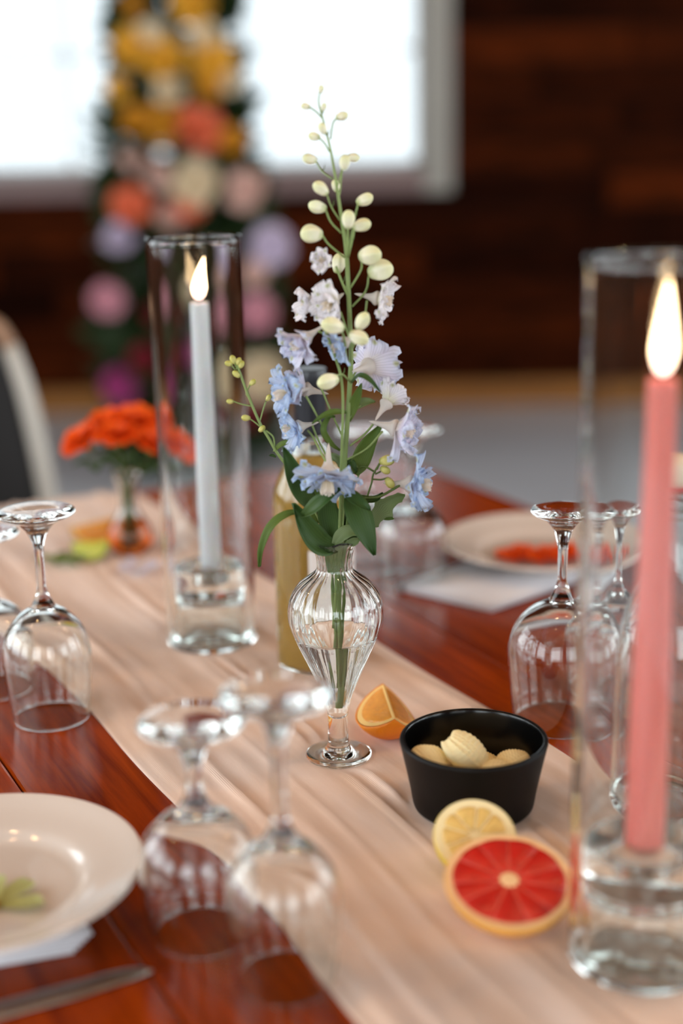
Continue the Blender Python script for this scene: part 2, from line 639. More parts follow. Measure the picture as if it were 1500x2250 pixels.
zz = 0.115
r = 0
while zz < ZC - 0.01:
    z1 = min(zz + row, ZC)
    x = XL - rnd.uniform(0, 0.8)
    spans = []
    while x < XR:
        L = rnd.uniform(0.45, 1.3)
        spans.append((max(x, XL), min(x + L, XR)))
        x += L
    for (a, b_) in spans:
        zc0, zc1 = max(zz, WZ0), min(z1, WZ1)
        if zc1 > zc0 and b_ > WX0 and a < WX1:
            plank(a, min(b_, WX0), zz, z1)
            plank(max(a, WX1), b_, zz, z1)
            if zz < WZ0:
                plank(max(a, WX0), min(b_, WX1), zz, WZ0)
            if z1 > WZ1:
                plank(max(a, WX0), min(b_, WX1), WZ1, z1)
        else:
            plank(a, b_, zz, z1)
    zz += row


def side_wall(name, x0, x1, wins):
    bm = bmesh.new()
    ys = [YB] + [v for w in wins for v in w] + [YF]
    for i in range(0, len(ys), 2):
        box(bm, x0, x1, ys[i], ys[i + 1], 0, ZC)
    for (a, b_) in wins:
        box(bm, x0, x1, a, b_, 0, SZ0)
        box(bm, x0, x1, a, b_, SZ1, ZC)
    return struct(mesh_obj(name, bm_mesh(bm, name, False), M['sidewall']))


side_wall('wall_left', XL - 0.12, XL, SIDE_L)
side_wall('wall_right', XR, XR + 0.12, SIDE_R)
bm = bmesh.new()
xs = [XL] + [v for w in FRONT for v in w] + [XR]
for i in range(0, len(xs), 2):
    box(bm, xs[i], xs[i + 1], YB - 0.12, YB, 0, ZC)
for (a, b_) in FRONT:
    box(bm, a, b_, YB - 0.12, YB, 0, SZ0)
    box(bm, a, b_, YB - 0.12, YB, SZ1, ZC)
struct(mesh_obj('wall_front', bm_mesh(bm, 'wall_front', False), M['sidewall']))
struct(mesh_obj('baseboard_back', box_me('baseboard_back', XL, XR, YF - 0.04, YF, 0, 0.112, 0.006), M['baseboard']))

# back window: casing boards, sill, muntins, panes
win = bpy.data.objects.new('window_1', None)
win.location = ((WX0 + WX1) / 2, YF, WZ0)
struct(link(win))
hw = (WX1 - WX0) / 2
hh = WZ1 - WZ0
cw = 0.125
mesh_obj('casing_board', box_me('jamb', hw, hw + cw, -0.045, 0.0, -0.105, hh + cw, 0.006), M['casing'], win)
mesh_obj('casing_board', box_me('jamb', -hw - cw, -hw, -0.045, 0.0, -0.105, hh + cw, 0.006), M['casing'], win)
mesh_obj('casing_board', box_me('head', -hw, hw, -0.045, 0.0, hh, hh + cw, 0.006), M['casing'], win)
mesh_obj('window_sill', box_me('sill', -hw, hw, -0.05, 0.0, -0.105, 0.0, 0.006), M['sill'], win)
mesh_obj('window_frame', box_me('frame', hw - 0.03, hw, 0.05, 0.10, 0, hh, 0.003), M['muntin'], win)
mesh_obj('window_frame', box_me('frame', -hw, -hw + 0.03, 0.05, 0.10, 0, hh, 0.003), M['muntin'], win)
mesh_obj('window_frame', box_me('frame', -hw, hw, 0.05, 0.10, 0, 0.03, 0.003), M['muntin'], win)
mesh_obj('window_frame', box_me('frame', -hw, hw, 0.05, 0.10, hh - 0.03, hh, 0.003), M['muntin'], win)
nx, nz = 4, 3
for i in range(1, nx):
    x = -hw + 2 * hw * i / nx
    mesh_obj('muntin', box_me('muntin', x - 0.011, x + 0.011, 0.06, 0.09, 0.03, hh - 0.03), M['muntin'], win)
for k in range(1, nz):
    z = hh * k / nz
    mesh_obj('muntin', box_me('muntin', -hw + 0.03, hw - 0.03, 0.061, 0.089, z - 0.011, z + 0.011), M['muntin'], win)
for i in range(nx):
    for k in range(nz):
        x0, x1 = -hw + 2 * hw * i / nx, -hw + 2 * hw * (i + 1) / nx
        z0, z1 = hh * k / nz, hh * (k + 1) / nz
        mesh_obj('pane', box_me('pane', x0 + 0.005, x1 - 0.005, 0.073, 0.077, z0 + 0.005, z1 - 0.005), M['pane'], win)

# ------------------------------------------------------------------ table
TH = math.radians(27.4)
AX = Vector((-math.sin(TH), math.cos(TH), 0))   # along the table
NX = Vector((math.cos(TH), math.sin(TH), 0))    # across it


def tp(n_, a_, z=0.75):
    v = NX * n_ + AX * a_
    return Vector((v.x, v.y, z))


TZ = 0.75
N0, N1, A0, A1 = -0.09, 1.075, 0.12, 1.89
table = thing('dining_table', 'glossy reddish brown mahogany plank dining table', 'table', (0, 0, 0), TH)
edges = [N0, 0.085, 0.245, 0.405, 0.555, 0.72, 0.885, N1]
for i in range(len(edges) - 1):
    w = edges[i + 1] - edges[i]
    mesh_obj('plank', box_me('plank', -w / 2 + 0.0007, w / 2 - 0.0007, A0, A1, TZ - 0.035, TZ, 0.002, 2), M['board'], table, (edges[i] + w / 2, 0, 0))
for (x0, x1, y0, y1) in ((N0 + 0.06, N0 + 0.085, A0 + 0.08, A1 - 0.08), (N1 - 0.085, N1 - 0.06, A0 + 0.08, A1 - 0.08), (N0 + 0.085, N1 - 0.085, A0 + 0.06, A0 + 0.085), (N0 + 0.085, N1 - 0.085, A1 - 0.085, A1 - 0.06)):
    mesh_obj('apron', box_me('apron', x0, x1, y0, y1, TZ - 0.13, TZ - 0.035, 0.003), M['apron'], table)
for x in (N0 + 0.09, N1 - 0.09):
    for y in (A0 + 0.09, A1 - 0.09):
        bm = bmesh.new()
        box(bm, x - 0.035, x + 0.035, y - 0.035, y + 0.035, 0, TZ - 0.035)
        for v in bm.verts:
            if v.co.z < 0.1:
                v.co.x = x + (v.co.x - x) * 0.7
                v.co.y = y + (v.co.y - y) * 0.7
        mesh_obj('leg', bm_mesh(bm, 'leg', False), M['apron'], table)

# runner: wrinkled gauze lying along the table, hanging over the far end
RN0, RN1 = 0.338, 0.645
ridges = []
rr = random.Random(21)
for i in range(30):
    ridges.append((rr.uniform(0.02, 0.98), rr.uniform(-0.10, 0.10), rr.uniform(0.006, 0.024), rr.uniform(0.001, 0.0048), rr.uniform(0, 6.28), rr.uniform(0.3, 2.0), rr.uniform(2, 5)))
RA0, RA1 = 0.14, 1.905


# footprints (x, y, radius) of what presses the cloth flat
PRESS = [(-0.134, 1.362, 0.047), (0.180, 0.781, 0.046), (-0.0065, 1.079, 0.029), (-0.0265, 1.284, 0.039), (0.0955, 0.984, 0.046), (-0.259, 1.672, 0.026),
         (0.2415, 0.985, 0.049), (0.1045, 0.832, 0.038), (0.087, 0.884, 0.018), (0.0365, 1.115, 0.020), (-0.303, 1.640, 0.020), (-0.308, 1.705, 0.022), (-0.340, 1.62, 0.02), (-0.237, 1.585, 0.02)]
PRESS = [(Vector((x, y, 0)).dot(NX), Vector((x, y, 0)).dot(AX), r_) for (x, y, r_) in PRESS]


def pressed(x, a):
    k = 1.0
    for (px, pa, r_) in PRESS:
        d = math.hypot(x - px, a - pa)
        t = min(1.0, max(0.0, (d - r_) / 0.02))
        k = min(k, t * t * (3 - 2 * t))
    return k


def runner_h(u, a):
    h = 0.0006
    for (c, sl, w, A, ph, ce_, fr) in ridges:
        cc = c + sl * (a - 1.0) + 0.018 * math.sin(fr * a + ph)
        env = 0.35 + 0.65 * max(0.0, math.sin(fr * 0.8 * a + ph * 2))
        h += A * env * math.exp(-((u - cc) / w) ** 2)
    return h


def runner_pt(u, v):
    s = RA0 + v * (RA1 - RA0 + 0.16)
    wob0 = 0.004 * math.sin(7 * s + 1) + 0.003 * math.sin(17 * s)
    wob1 = 0.005 * math.sin(6 * s + 2) + 0.003 * math.sin(15 * s + 1)
    x = (RN0 + wob0) * (1 - u) + (RN1 + wob1) * u
    h = runner_h(u, s)
    edge = min(1, min(u, 1 - u) / 0.03)
    h = 0.0006 + (h - 0.0006) * (0.4 + 0.6 * edge) * pressed(x, s)
    if s < RA1:
        return Vector((x, s, TZ + h))
    d = s - RA1
    return Vector((x, RA1 + 0.004 + h * 0.6, TZ + 0.0006 - d))


ru = mesh_obj('table_runner', grid_me('table_runner', 90, 210, runner_pt), M['gauze'], None, (0, 0, 0), (0, 0, TH))
tag(ru, 'wrinkled peach gauze runner laid along the table', 'table runner')
md = ru.modifiers.new('thickness', 'SOLIDIFY')
md.thickness = 0.0005
md.offset = 1
RZ = TZ + 0.0013     # resting height on the runner


# ------------------------------------------------------------------ glassware
def wine_glass(loc, H, foot_r, bowl_r, rim_r, bowl_h, stem_r, label, group=None, rot=0.0, belly=0.42):
    g = thing('wine_glass', label, 'wine glass', loc, rot, group)
    zb = H - bowl_h
    t = 0.0011
    foot = [(0, 0.0012), (foot_r * 0.6, 0.0008), (foot_r - 0.001, 0.0), (foot_r, 0.0012), (foot_r - 0.0008, 0.003), (foot_r * 0.8, 0.0055), (foot_r * 0.52, 0.010), (foot_r * 0.3, 0.0175), (stem_r * 1.25, 0.028)]
    foot = [foot[0], foot[1]] + sm(foot[2:], 4)
    stem = sm([(stem_r * 1.25, 0.028), (stem_r, 0.036), (stem_r * 0.95, (0.036 + zb) / 2), (stem_r * 1.05, zb - 0.012), (stem_r * 1.7, zb - 0.003), (stem_r * 2.6, zb + 0.004)], 5)
    outer = sm([(stem_r * 2.6, zb + 0.004), (bowl_r * 0.58, zb + 0.11 * bowl_h), (bowl_r * 0.88, zb + 0.25 * bowl_h), (bowl_r, zb + belly * bowl_h), (bowl_r * 0.985, zb + (belly + 0.18) * bowl_h),
                ((bowl_r + rim_r) / 2, zb + (belly + 0.38) * bowl_h), (rim_r, H - 0.0006)], 7)
    inner = sm([(rim_r - t * 0.4, H), (rim_r - t, H - 0.0006), ((bowl_r + rim_r) / 2 - t, zb + (belly + 0.38) * bowl_h), (bowl_r * 0.985 - t, zb + (belly + 0.18) * bowl_h), (bowl_r - t, zb + belly * bowl_h),
                (bowl_r * 0.88 - t * 1.3, zb + 0.25 * bowl_h + t), (bowl_r * 0.56 - t, zb + 0.11 * bowl_h + 0.003), (bowl_r * 0.2, zb + 0.0085), (0, zb + 0.007)], 7)
    up = Matrix.Translation((0, 0, H)) @ Matrix.Rotation(PI, 4, 'X')     # standing on its rim
    for nm, pr in (('foot', foot), ('stem', stem), ('bowl', outer + inner)):
        me = lathe_me(nm, pr, 64)
        me.transform(up)
        mesh_obj(nm, me, M['glass'], g)
    return g


wine_glass((-0.261, 1.173, TZ), 0.19, 0.0335, 0.0385, 0.0335, 0.108, 0.0042, 'tall upside-down wine glass beside a shorter one, both near the runner and white candle', None)
wine_glass((-0.327, 1.243, TZ), 0.152, 0.033, 0.0385, 0.034, 0.09, 0.0045, 'short upside-down wine glass behind a tall one across the runner from the wine bottle')
wine_glass((-0.096, 0.817, TZ), 0.149, 0.0335, 0.038, 0.031, 0.092, 0.0048, 'short-stemmed upside-down wine glass between white plate and runner')
wine_glass((-0.040, 0.764, TZ), 0.188, 0.0335, 0.0350, 0.0305, 0.098, 0.0044, 'tall upside-down wine glass next to the short one by the knife')
wine_glass((0.185, 1.142, TZ), 0.19, 0.0275, 0.0450, 0.0395, 0.115, 0.0042, 'upside-down wine glass with wide round bowl near the black ramekin')
wine_glass((0.2335, 1.213, TZ), 0.172, 0.0265, 0.033, 0.029, 0.10, 0.004, 'narrow upside-down wine glass behind the glass swing-top bottle')
wine_glass((0.078, 1.535, TZ), 0.178, 0.034, 0.0405, 0.0375, 0.098, 0.0045, 'upside-down wine glass standing beside the plate of orange blossoms', 'wine glasses beyond the wine bottle')
wine_glass((0.028, 1.595, TZ), 0.165, 0.033, 0.036, 0.033, 0.09, 0.0045, 'upside-down wine glass standing behind the golden wine bottle', 'wine glasses beyond the wine bottle')


# hurricane cylinders
def hurricane(loc, R, H, label):
    t = 0.0028
    pr = [(0, 0), (R - 0.002, 0)] + sm([(R - 0.001, 0.0004), (R, 0.002), (R, 0.05), (R, H - 0.05), (R, H - 0.001), (R - t / 2, H), (R - t, H - 0.001), (R - t, H - 0.05), (R - t, 0.05), (R - t, 0.006), (R - t - 0.003, 0.0045)], 4) + [(0, 0.0045)]
    o = mesh_obj('hurricane_cylinder', lathe_me('hurricane_cylinder', pr, 96), M['glass'], None, loc)
    return tag(o, label, 'candle cylinder')


def holder(loc, R, H, label):
    hr = 0.0115
    g = 0.030
    pr = [(R - 0.004, 0), (R - 0.001, 0.0)] + sm([(R - 0.0004, 0.001), (R, 0.004), (R, H * 0.5), (R, H - 0.006), (R - 0.003, H - 0.001), (R - 0.008, H)], 4) + \
        [(hr + 0.002, H), (hr, H - 0.002), (hr, H - 0.018), (0, H - 0.018)]
    inn = sm([(0, H - g), (R * 0.5, H - g), (R - 0.009, H - g - 0.002), (R - 0.0045, H - g - 0.010), (R - 0.004, 0.01), (R - 0.004, 0)], 5)
    me = lathe_me('candle_holder', pr, 80)
    o = mesh_obj('candle_holder', lathe_me('candle_holder', inn + pr[1:], 80), M['glass'], None, loc)
    return tag(o, label, 'candle holder')


def candle(loc, R0, R1, z0, z1, mat, flame_h, flame_w, lean, label):
    c = thing('taper_candle', label, 'candle', loc)
    L = z1 - z0
    pr = [(0, 0), (0.010, 0)] + sm([(0.0105, 0.002), (0.0108, 0.016), (R0, 0.020), (R0 * 0.97, L * 0.4), (R1 * 1.02, L * 0.85), (R1, L - 0.004), (R1 - 0.0015, L - 0.0004), (R1 - 0.004, L - 0.0018)], 5) + [(0, L - 0.003)]
    me = lathe_me('wax', pr, 40)
    mesh_obj('wax', me, mat, c, (0, 0, z0))
    mesh_obj('wick', tube_me('wick', [(0, 0, z1 - 0.004), (0.0004, 0, z1 + 0.003), (0.0014, 0, z1 + 0.0085)], 0.0007, 6), M['wick'], c)
    prf = sm([(0.0001, 0), (flame_w * 0.62, flame_h * 0.06), (flame_w * 0.98, flame_h * 0.22), (flame_w * 0.95, flame_h * 0.36), (flame_w * 0.62, flame_h * 0.62), (flame_w * 0.3, flame_h * 0.84), (0.0, flame_h)], 6)
    fm = lathe_me('flame', prf, 24)
    for v in fm.vertices:
        k = v.co.z / flame_h
        v.co.x += lean * k * k
        v.co.y += -0.002 * k
    mesh_obj('flame', fm, M['flame'], c, (0, 0, z1 + 0.003))
    return c


hurricane((-0.134, 1.362, RZ), 0.0450, 0.40, 'glass hurricane cylinder around the white candle')
holder((-0.134, 1.362, RZ + 0.005), 0.0345, 0.075, 'clear glass holder under the white candle')
candle((-0.1315, 1.362, RZ), 0.0108, 0.0088, 0.063, 0.340, M['wax_white'], 0.041, 0.0070, 0.007, 'tall pale white taper candle burning inside a glass cylinder')
hurricane((0.180, 0.781, RZ), 0.0440, 0.428, 'glass hurricane cylinder around the pink candle')
holder((0.180, 0.781, RZ + 0.005), 0.0365, 0.074, 'clear glass holder under the pink candle')
candle((0.1800, 0.781, RZ), 0.0118, 0.0086, 0.062, 0.361, M['wax_pink'], 0.054, 0.0068, 0.001, 'tall coral pink taper candle burning inside a glass cylinder')


# ribbed bud vase with water
VX, VY = -0.0065, 1.079
vase = thing('bud_vase', 'clear ribbed glass bud vase holding the blue delphinium', 'vase', (VX, VY, RZ))


def ribs(k, amp, tw):
    def f(r, z, a):
        w = max(0.0, min(1.0, (z - 0.045) / 0.03)) * (1 if z < 0.182 else 0.6)
        e = amp * w * min(1, r / 0.02) * math.cos(k * a + tw * z)
        zz = z + (0.0012 * math.cos(5 * a) if z > 0.180 else 0)
        return r + e, zz
    return f


vo = sm([(0.0265, 0.0), (0.0272, 0.0012), (0.0262, 0.0020), (0.018, 0.0031), (0.0112, 0.0060), (0.0088, 0.0130), (0.0082, 0.030), (0.0090, 0.040), (0.0120, 0.052), (0.0205, 0.075), (0.0300, 0.097), (0.0362, 0.113),
         (0.0380, 0.124), (0.0362, 0.136), (0.0290, 0.148), (0.0195, 0.1555), (0.0148, 0.160), (0.0138, 0.1655), (0.0146, 0.173), (0.0170, 0.180), (0.0205, 0.1850)], 6)
vi = sm([(0.0208, 0.1858), (0.0198, 0.1858), (0.0158, 0.1808), (0.0131, 0.173), (0.0123, 0.1655), (0.0132, 0.1595), (0.0182, 0.1540), (0.0275, 0.1465), (0.0346, 0.1355), (0.0363, 0.124), (0.0345, 0.1132),
         (0.0283, 0.0975), (0.0187, 0.076), (0.0100, 0.054), (0.0066, 0.043), (0.0050, 0.036), (0.0, 0.0335)], 6)
mesh_obj('glass_body', lathe_me('glass_body', [(0, 0.0010), (0.02, 0.0006)] + vo + vi, 112, ribs(20, 0.0006, 30)), M['glass'], vase)
WZ = 0.1055
wi = [(r_, z_) for (r_, z_) in vi if z_ < WZ]
rtop = wi[0][0]
wpr = [(r_ + 0.0004 if r_ > 0.001 else 0, z_ - 0.0002) for (r_, z_) in wi[::-1]] + [(rtop + 0.0016, WZ - 0.0008), (rtop + 0.0010, WZ + 0.0004), (rtop - 0.0006, WZ - 0.0001), (rtop - 0.003, WZ - 0.0004), (0, WZ - 0.0005)]
mesh_obj('water', lathe_me('water', wpr, 112, ribs(20, 0.0006, 30)), M['water'], vase)

# wine bottle
BX, BY = -0.0265, 1.284
bot = thing('wine_bottle', 'clear wine bottle of golden wine with dark foil capsule', 'bottle', (BX, BY, RZ))
bo = [(0.022, 0.004), (0.030, 0.0)] + sm([(0.034, 0.0006), (0.0372, 0.006), (0.0375, 0.03), (0.0375, 0.10), (0.0375, 0.155), (0.0355, 0.176), (0.027, 0.196), (0.0185, 0.210), (0.0155, 0.225), (0.0145, 0.25), (0.0143, 0.2845), (0.0135, 0.286)], 5)
bi = sm([(0.0105, 0.286), (0.0108, 0.28), (0.0115, 0.25), (0.0126, 0.225), (0.0155, 0.2115), (0.0245, 0.1955), (0.033, 0.175), (0.035, 0.154), (0.035, 0.10), (0.035, 0.03), (0.0345, 0.009), (0.028, 0.006), (0.012, 0.018), (0, 0.024)], 5)
mesh_obj('glass_body', lathe_me('glass_body', [(0, 0.020), (0.012, 0.014)] + bo + bi, 64), M['glass'], bot)
LW = 0.208
wi = [(r_, z_) for (r_, z_) in bi if z_ < LW]
mesh_obj('wine', lathe_me('wine', [(r_ + 0.0004 if r_ > 0.001 else 0, z_ - 0.0002) for (r_, z_) in wi[::-1]] + [(wi[0][0] - 0.001, LW), (0, LW - 0.0004)], 64), M['wine'], bot)
cap = mesh_obj('foil_capsule', lathe_me('foil_capsule', sm([(0.0152, 0.2285), (0.0154, 0.2287), (0.0151, 0.25), (0.0150, 0.272), (0.0165, 0.2735), (0.0165, 0.282), (0.0158, 0.2868), (0.0150, 0.2878), (0.008, 0.2880)], 4) + [(0, 0.2880)], 48), M['foil'], bot)


def band(R, a0, a1, z0, z1, n_=24):
    return lambda u, v: Vector((R * math.cos(a0 + (a1 - a0) * u), R * math.sin(a0 + (a1 - a0) * u), z0 + (z1 - z0) * v))


lab = mesh_obj('paper_label', grid_me('paper_label', 24, 2, band(0.0378, -1.70, 0.55, 0.035, 0.125)), M['label'], bot)
for i, (z_, w_) in enumerate(((0.104, 0.30), (0.090, 0.42), (0.082, 0.42), (0.062, 0.25))):
    mesh_obj('label_print', grid_me('label_print', 10, 1, band(0.0380, -0.62 - w_, -0.62 + w_, z_, z_ + 0.0035)), M['ink'], lab)

# swing-top bottle
SX, SY = 0.2415, 0.985
sw = thing('swing_top_bottle', 'clear glass water bottle with cream swing-top stopper', 'bottle', (SX, SY, TZ + 0.002))
so = [(0.030, 0.003), (0.040, 0.0)] + sm([(0.0445, 0.0006), (0.0478, 0.005), (0.048, 0.03), (0.048, 0.10), (0.0475, 0.118), (0.0435, 0.141), (0.034, 0.164), (0.0225, 0.185), (0.0165, 0.203), (0.0145, 0.220), (0.0145, 0.232), (0.0165, 0.234), (0.0165, 0.243), (0.0150, 0.245)], 5)
si = sm([(0.0115, 0.245), (0.0112, 0.235), (0.0115, 0.22), (0.0135, 0.203), (0.0198, 0.184), (0.0312, 0.163), (0.0405, 0.140), (0.0445, 0.118), (0.045, 0.10), (0.045, 0.03), (0.0445, 0.010), (0.038, 0.006)], 5) + [(0, 0.008)]
mesh_obj('glass_body', lathe_me('glass_body', [(0, 0.004)] + so + si, 72), M['glass'], sw)
st = mesh_obj('stopper', lathe_me('stopper', sm([(0.0106, 0.2475), (0.0120, 0.250), (0.0142, 0.252), (0.0150, 0.258), (0.0135, 0.2655), (0.0080, 0.2700)], 4) + [(0, 0.2708)], 32), M['cork'], sw)
mesh_obj('gasket', lathe_me('gasket', [(0, 0.2445), (0.0120, 0.2445), (0.0132, 0.2465), (0.0120, 0.2485), (0, 0.2485)], 32), M['gasket'], st)
for s_ in (-1, 1):
    mesh_obj('wire_bail', tube_me('wire_bail', [(s_ * 0.0168, 0, 0.226), (s_ * 0.0195, 0, 0.236), (s_ * 0.0185, 0.003, 0.250), (s_ * 0.0150, 0, 0.2585)], 0.0011, 8), M['steel'], sw)
bpts = [(0.0152 * math.cos(a), 0.0152 * math.sin(a), 0.226) for a in [2 * PI * k / 24 for k in range(25)]]
mesh_obj('wire_collar', tube_me('wire_collar', bpts, 0.0010, 6, 1), M['steel'], sw)


# ------------------------------------------------------------------ plates, napkins, knife
def plate(loc, R, label):
    pr = [(0, 0.003), (R * 0.5, 0.003), (R * 0.52, 0.0), (R * 0.56, 0.0)] + sm([(R * 0.57, 0.001), (R * 0.62, 0.005), (R * 0.8, 0.0125), (R * 0.985, 0.0205), (R, 0.0225), (R * 0.992, 0.0242), (R * 0.975, 0.0240),
                                                                                  (R * 0.86, 0.0190), (R * 0.70, 0.0140), (R * 0.655, 0.0118), (R * 0.60, 0.0075), (R * 0.52, 0.0058), (R * 0.3, 0.0054)], 5) + [(0, 0.0052)]
    o = mesh_obj('dinner_plate', lathe_me('dinner_plate', pr, 96), M['porcelain'], None, loc)
    return tag(o, label, 'plate')


def napkin(pts, z, layers, label, shift, mat='linen'):
    """folded cloth: stacked rounded layers following an outline"""
    n_ = thing('napkin', label, 'napkin', (pts[0][0], pts[0][1], z))
    bx, by = pts[0]
    for k in range(layers):
        bm = bmesh.new()
        th = 0.0022
        vb = [bm.verts.new((p[0] - bx + shift[0] * k, p[1] - by + shift[1] * k, k * th)) for p in pts]
        vt = [bm.verts.new((p[0] - bx + shift[0] * k, p[1] - by + shift[1] * k, k * th + th * 0.92)) for p in pts]
        bm.faces.new(vb[::-1])
        bm.faces.new(vt)
        for i in range(len(pts)):
            j = (i + 1) % len(pts)
            bm.faces.new((vb[i], vb[j], vt[j], vt[i]))
        bmesh.ops.bevel(bm, geom=bm.edges[:], offset=0.0009, segments=2, affect='EDGES')
        mesh_obj('fold_layer', bm_mesh(bm, 'fold_layer'), M[mat], n_)
    return n_


PLX, PLY = -0.243, 0.845
plate((PLX, PLY, TZ + 0.0118), 0.106, 'white dinner plate with a green pressed flower on it')
cn = Vector((-0.174, 0.795))
dirA = Vector((math.cos(math.radians(196)), math.sin(math.radians(196))))
dirB = Vector((math.cos(math.radians(118)), math.sin(math.radians(118))))
q = [cn, cn + dirB * 0.115, cn + dirB * 0.115 + dirA * 0.15, cn + dirA * 0.15]
napkin([(v.x, v.y) for v in q], TZ + 0.0002, 5, 'folded white napkin under the plate with the green flower', (0.0028, 0.0016))
PRX, PRY = 0.232, 1.585
plate((PRX, PRY, TZ + 0.0095), 0.116, 'white dinner plate with orange blossoms on it')
cn = Vector((0.157, 1.425))
dirA = Vector((math.cos(math.radians(140)), math.sin(math.radians(140))))
dirB = Vector((math.cos(math.radians(42)), math.sin(math.radians(42))))
q = [cn, cn + dirB * 0.19, cn + dirB * 0.19 + dirA * 0.13, cn + dirA * 0.13]
napkin([(v.x, v.y) for v in q], TZ + 0.0002, 4, 'folded white napkin under the plate with orange blossoms', (0.001, -0.001))

# knife: blade toward the glasses
kn = thing('table_knife', 'steel table knife lying below the folded white napkin', 'knife', (-0.122, 0.771, TZ), math.radians(24.5))


def blade(u, v):
    x = -v * 0.135 if v < 1 else -0.135
    t = v
    top = 0.0105 * (1 - (1 - min(t / 0.16, 1)) ** 2) ** 0.5
    bot_ = -0.0015 * min(t / 0.1, 1) - 0.0045 * min(1, t / 0.35)
    y = bot_ + (top - bot_) * u
    return Vector((-0.135 * v, y, 0.0028 + 0.0007 * math.sin(PI * u)))


bo_ = mesh_obj('blade', grid_me('blade', 6, 30, blade), M['steel'], kn)
sd = bo_.modifiers.new('thickness', 'SOLIDIFY')
sd.thickness = 0.0014
sd.offset = -1
hm = lathe_me('handle', [(0, 0)] + sm([(0.0045, 0.001), (0.006, 0.01), (0.0065, 0.04), (0.0085, 0.08), (0.0075, 0.092)], 4) + [(0, 0.094)], 24)
hm.transform(Matrix.Translation((-0.132, 0.002, 0.0045)) @ Matrix.Rotation(-PI / 2, 4, 'Y') @ Matrix.Scale(0.6, 4, (1, 0, 0)))
mesh_obj('handle', hm, M['steel'], kn)


# ------------------------------------------------------------------ petals, blooms, leaves
def petal_me(name, L, W, cup, tipcurl, ruffle, seed, nu=6, nv=7, notch=0.12, base_w=0.28):
    r_ = random.Random(seed)
    ph = r_.uniform(0, 6)

    def fn(u, v):
        s = (u - 0.5) * 2
        w = W * 0.5 * (base_w + (1 - base_w) * math.sin(PI * min(v, 0.96) ** 0.8 * 0.5) ** 1.1) * (1 - max(0, v - 0.72) ** 2 * 6.5)
        y = L * v
        if v > 0.99:
            y -= L * notch * (0.5 + 0.5 * math.cos(s * 7 + ph)) + L * 0.10 * s * s
        z = cup * (v - 0.35 * v * v) * L + tipcurl * L * v ** 3 + W * 0.13 * s * s * (0.4 + v) + ruffle * math.sin(s * 6 + ph) * v * v
        return Vector((s * w, y, z))
    return grid_me(name, nu, nv, fn)


DP = {}
for key, mat in (('w', 'petal_w'), ('l', 'petal_l'), ('b', 'petal_b')):
    for k in range(3):
        me = petal_me('petal', 0.0158 + 0.0008 * k, 0.0165, 0.08, (-0.30, 0.04, -0.16)[k], 0.0015, 40 + k, 8, 8, 0.20)
        me.materials.append(M[mat])
        DP[key, k] = me
BEE = []
for k in range(2):
    me = petal_me('inner_petal', 0.0076, 0.0058, 0.9, 0.1, 0.0007, 60 + k)
    me.materials.append(M['bee'])
    BEE.append(me)


def bud_me(name, L, W):
    pr = sm([(0.0, 0.0), (W * 0.22, L * 0.03), (W * 0.40, L * 0.22), (W * 0.5, L * 0.5), (W * 0.44, L * 0.75), (W * 0.24, L * 0.93), (0.0, L)], 4)
    return lathe_me(name, pr, 30, lambda r_, z_, a: (r_ * (1 + 0.085 * math.cos(5 * a + 1.5 * z_ / L) * min(1, z_ / L * 2)), z_))


BUD = bud_me('bud', 1.0, 0.66)
BUD.materials.append(M['bud'])
BUDG = bud_me('bud', 1.0, 0.66)
BUDG.materials.append(M['bud_g'])
SPUR = lathe_me('flower_heart', sm([(0.0, -0.0135), (0.0008, -0.0110), (0.0014, -0.0065), (0.0024, -0.003), (0.0042, -0.0004), (0.0040, 0.001), (0.0022, 0.0014)], 4) + [(0, 0.0012)], 14)
SPUR.materials.append(M['petal_l'])


def bud(root, c, L, d, mat='bud'):
    """ovoid bud centred at world point c, pointing along d"""
    d = Vector(d).normalized()
    o = mesh_obj('bud', BUD if mat == 'bud' else BUDG, None, root, Vector(c) - root.location - d * L * 0.5, align(d, rnd.uniform(0, 6)))
    o.scale = (L, L, L)
    return o


def stalk(root, pts, r_, name='pedicel', mat='stem', n_=4):
    return mesh_obj(name, tube_me(name, [Vector(p) - root.location for p in pts], r_, 7, n_), M[mat], root)


def flower(root, c, d, size, key, roll=0.0, spread=60, n_out=5, bee=True, rseed=0):
    """delphinium blossom at c facing d; size = overall width in metres"""
    r_ = random.Random(rseed)
    q_ = align(d, roll)
    k0 = size / 0.0265
    h = mesh_obj('flower', SPUR, None, root, Vector(c) - root.location, q_)
    h.scale = (k0, k0, k0)
    for layer, (cnt, sp_, sc_, off) in enumerate(((n_out, spread, 1.0, 0), (n_out, spread * 0.80, 0.78, 0.5), (3, spread * 0.5, 0.5, 0.2))):
        for i in range(cnt):
            a = 2 * PI * (i + off) / cnt + r_.uniform(-0.15, 0.15)
            tilt = math.radians(90 - sp_ - 8 - r_.uniform(-13, 13))
            me = DP[key, r_.randrange(3)]
            p = mesh_obj('petal', me, None, h, (0, 0, 0.0006 * layer))
            p.rotation_mode = 'QUATERNION'
            p.rotation_quaternion = Quaternion((0, 0, 1), a) @ Quaternion((1, 0, 0), tilt)
            s_ = sc_ * r_.uniform(0.9, 1.08)
            p.scale = (s_, s_, s_)
    if bee:
        for i in range(4):
            a = 2 * PI * (i + 0.3) / 4
            p = mesh_obj('inner_petal', BEE[i % 2], None, h, (0, 0, 0.001))
            p.rotation_mode = 'QUATERNION'
            p.rotation_quaternion = Quaternion((0, 0, 1), a) @ Quaternion((1, 0, 0), math.radians(62))
    return h


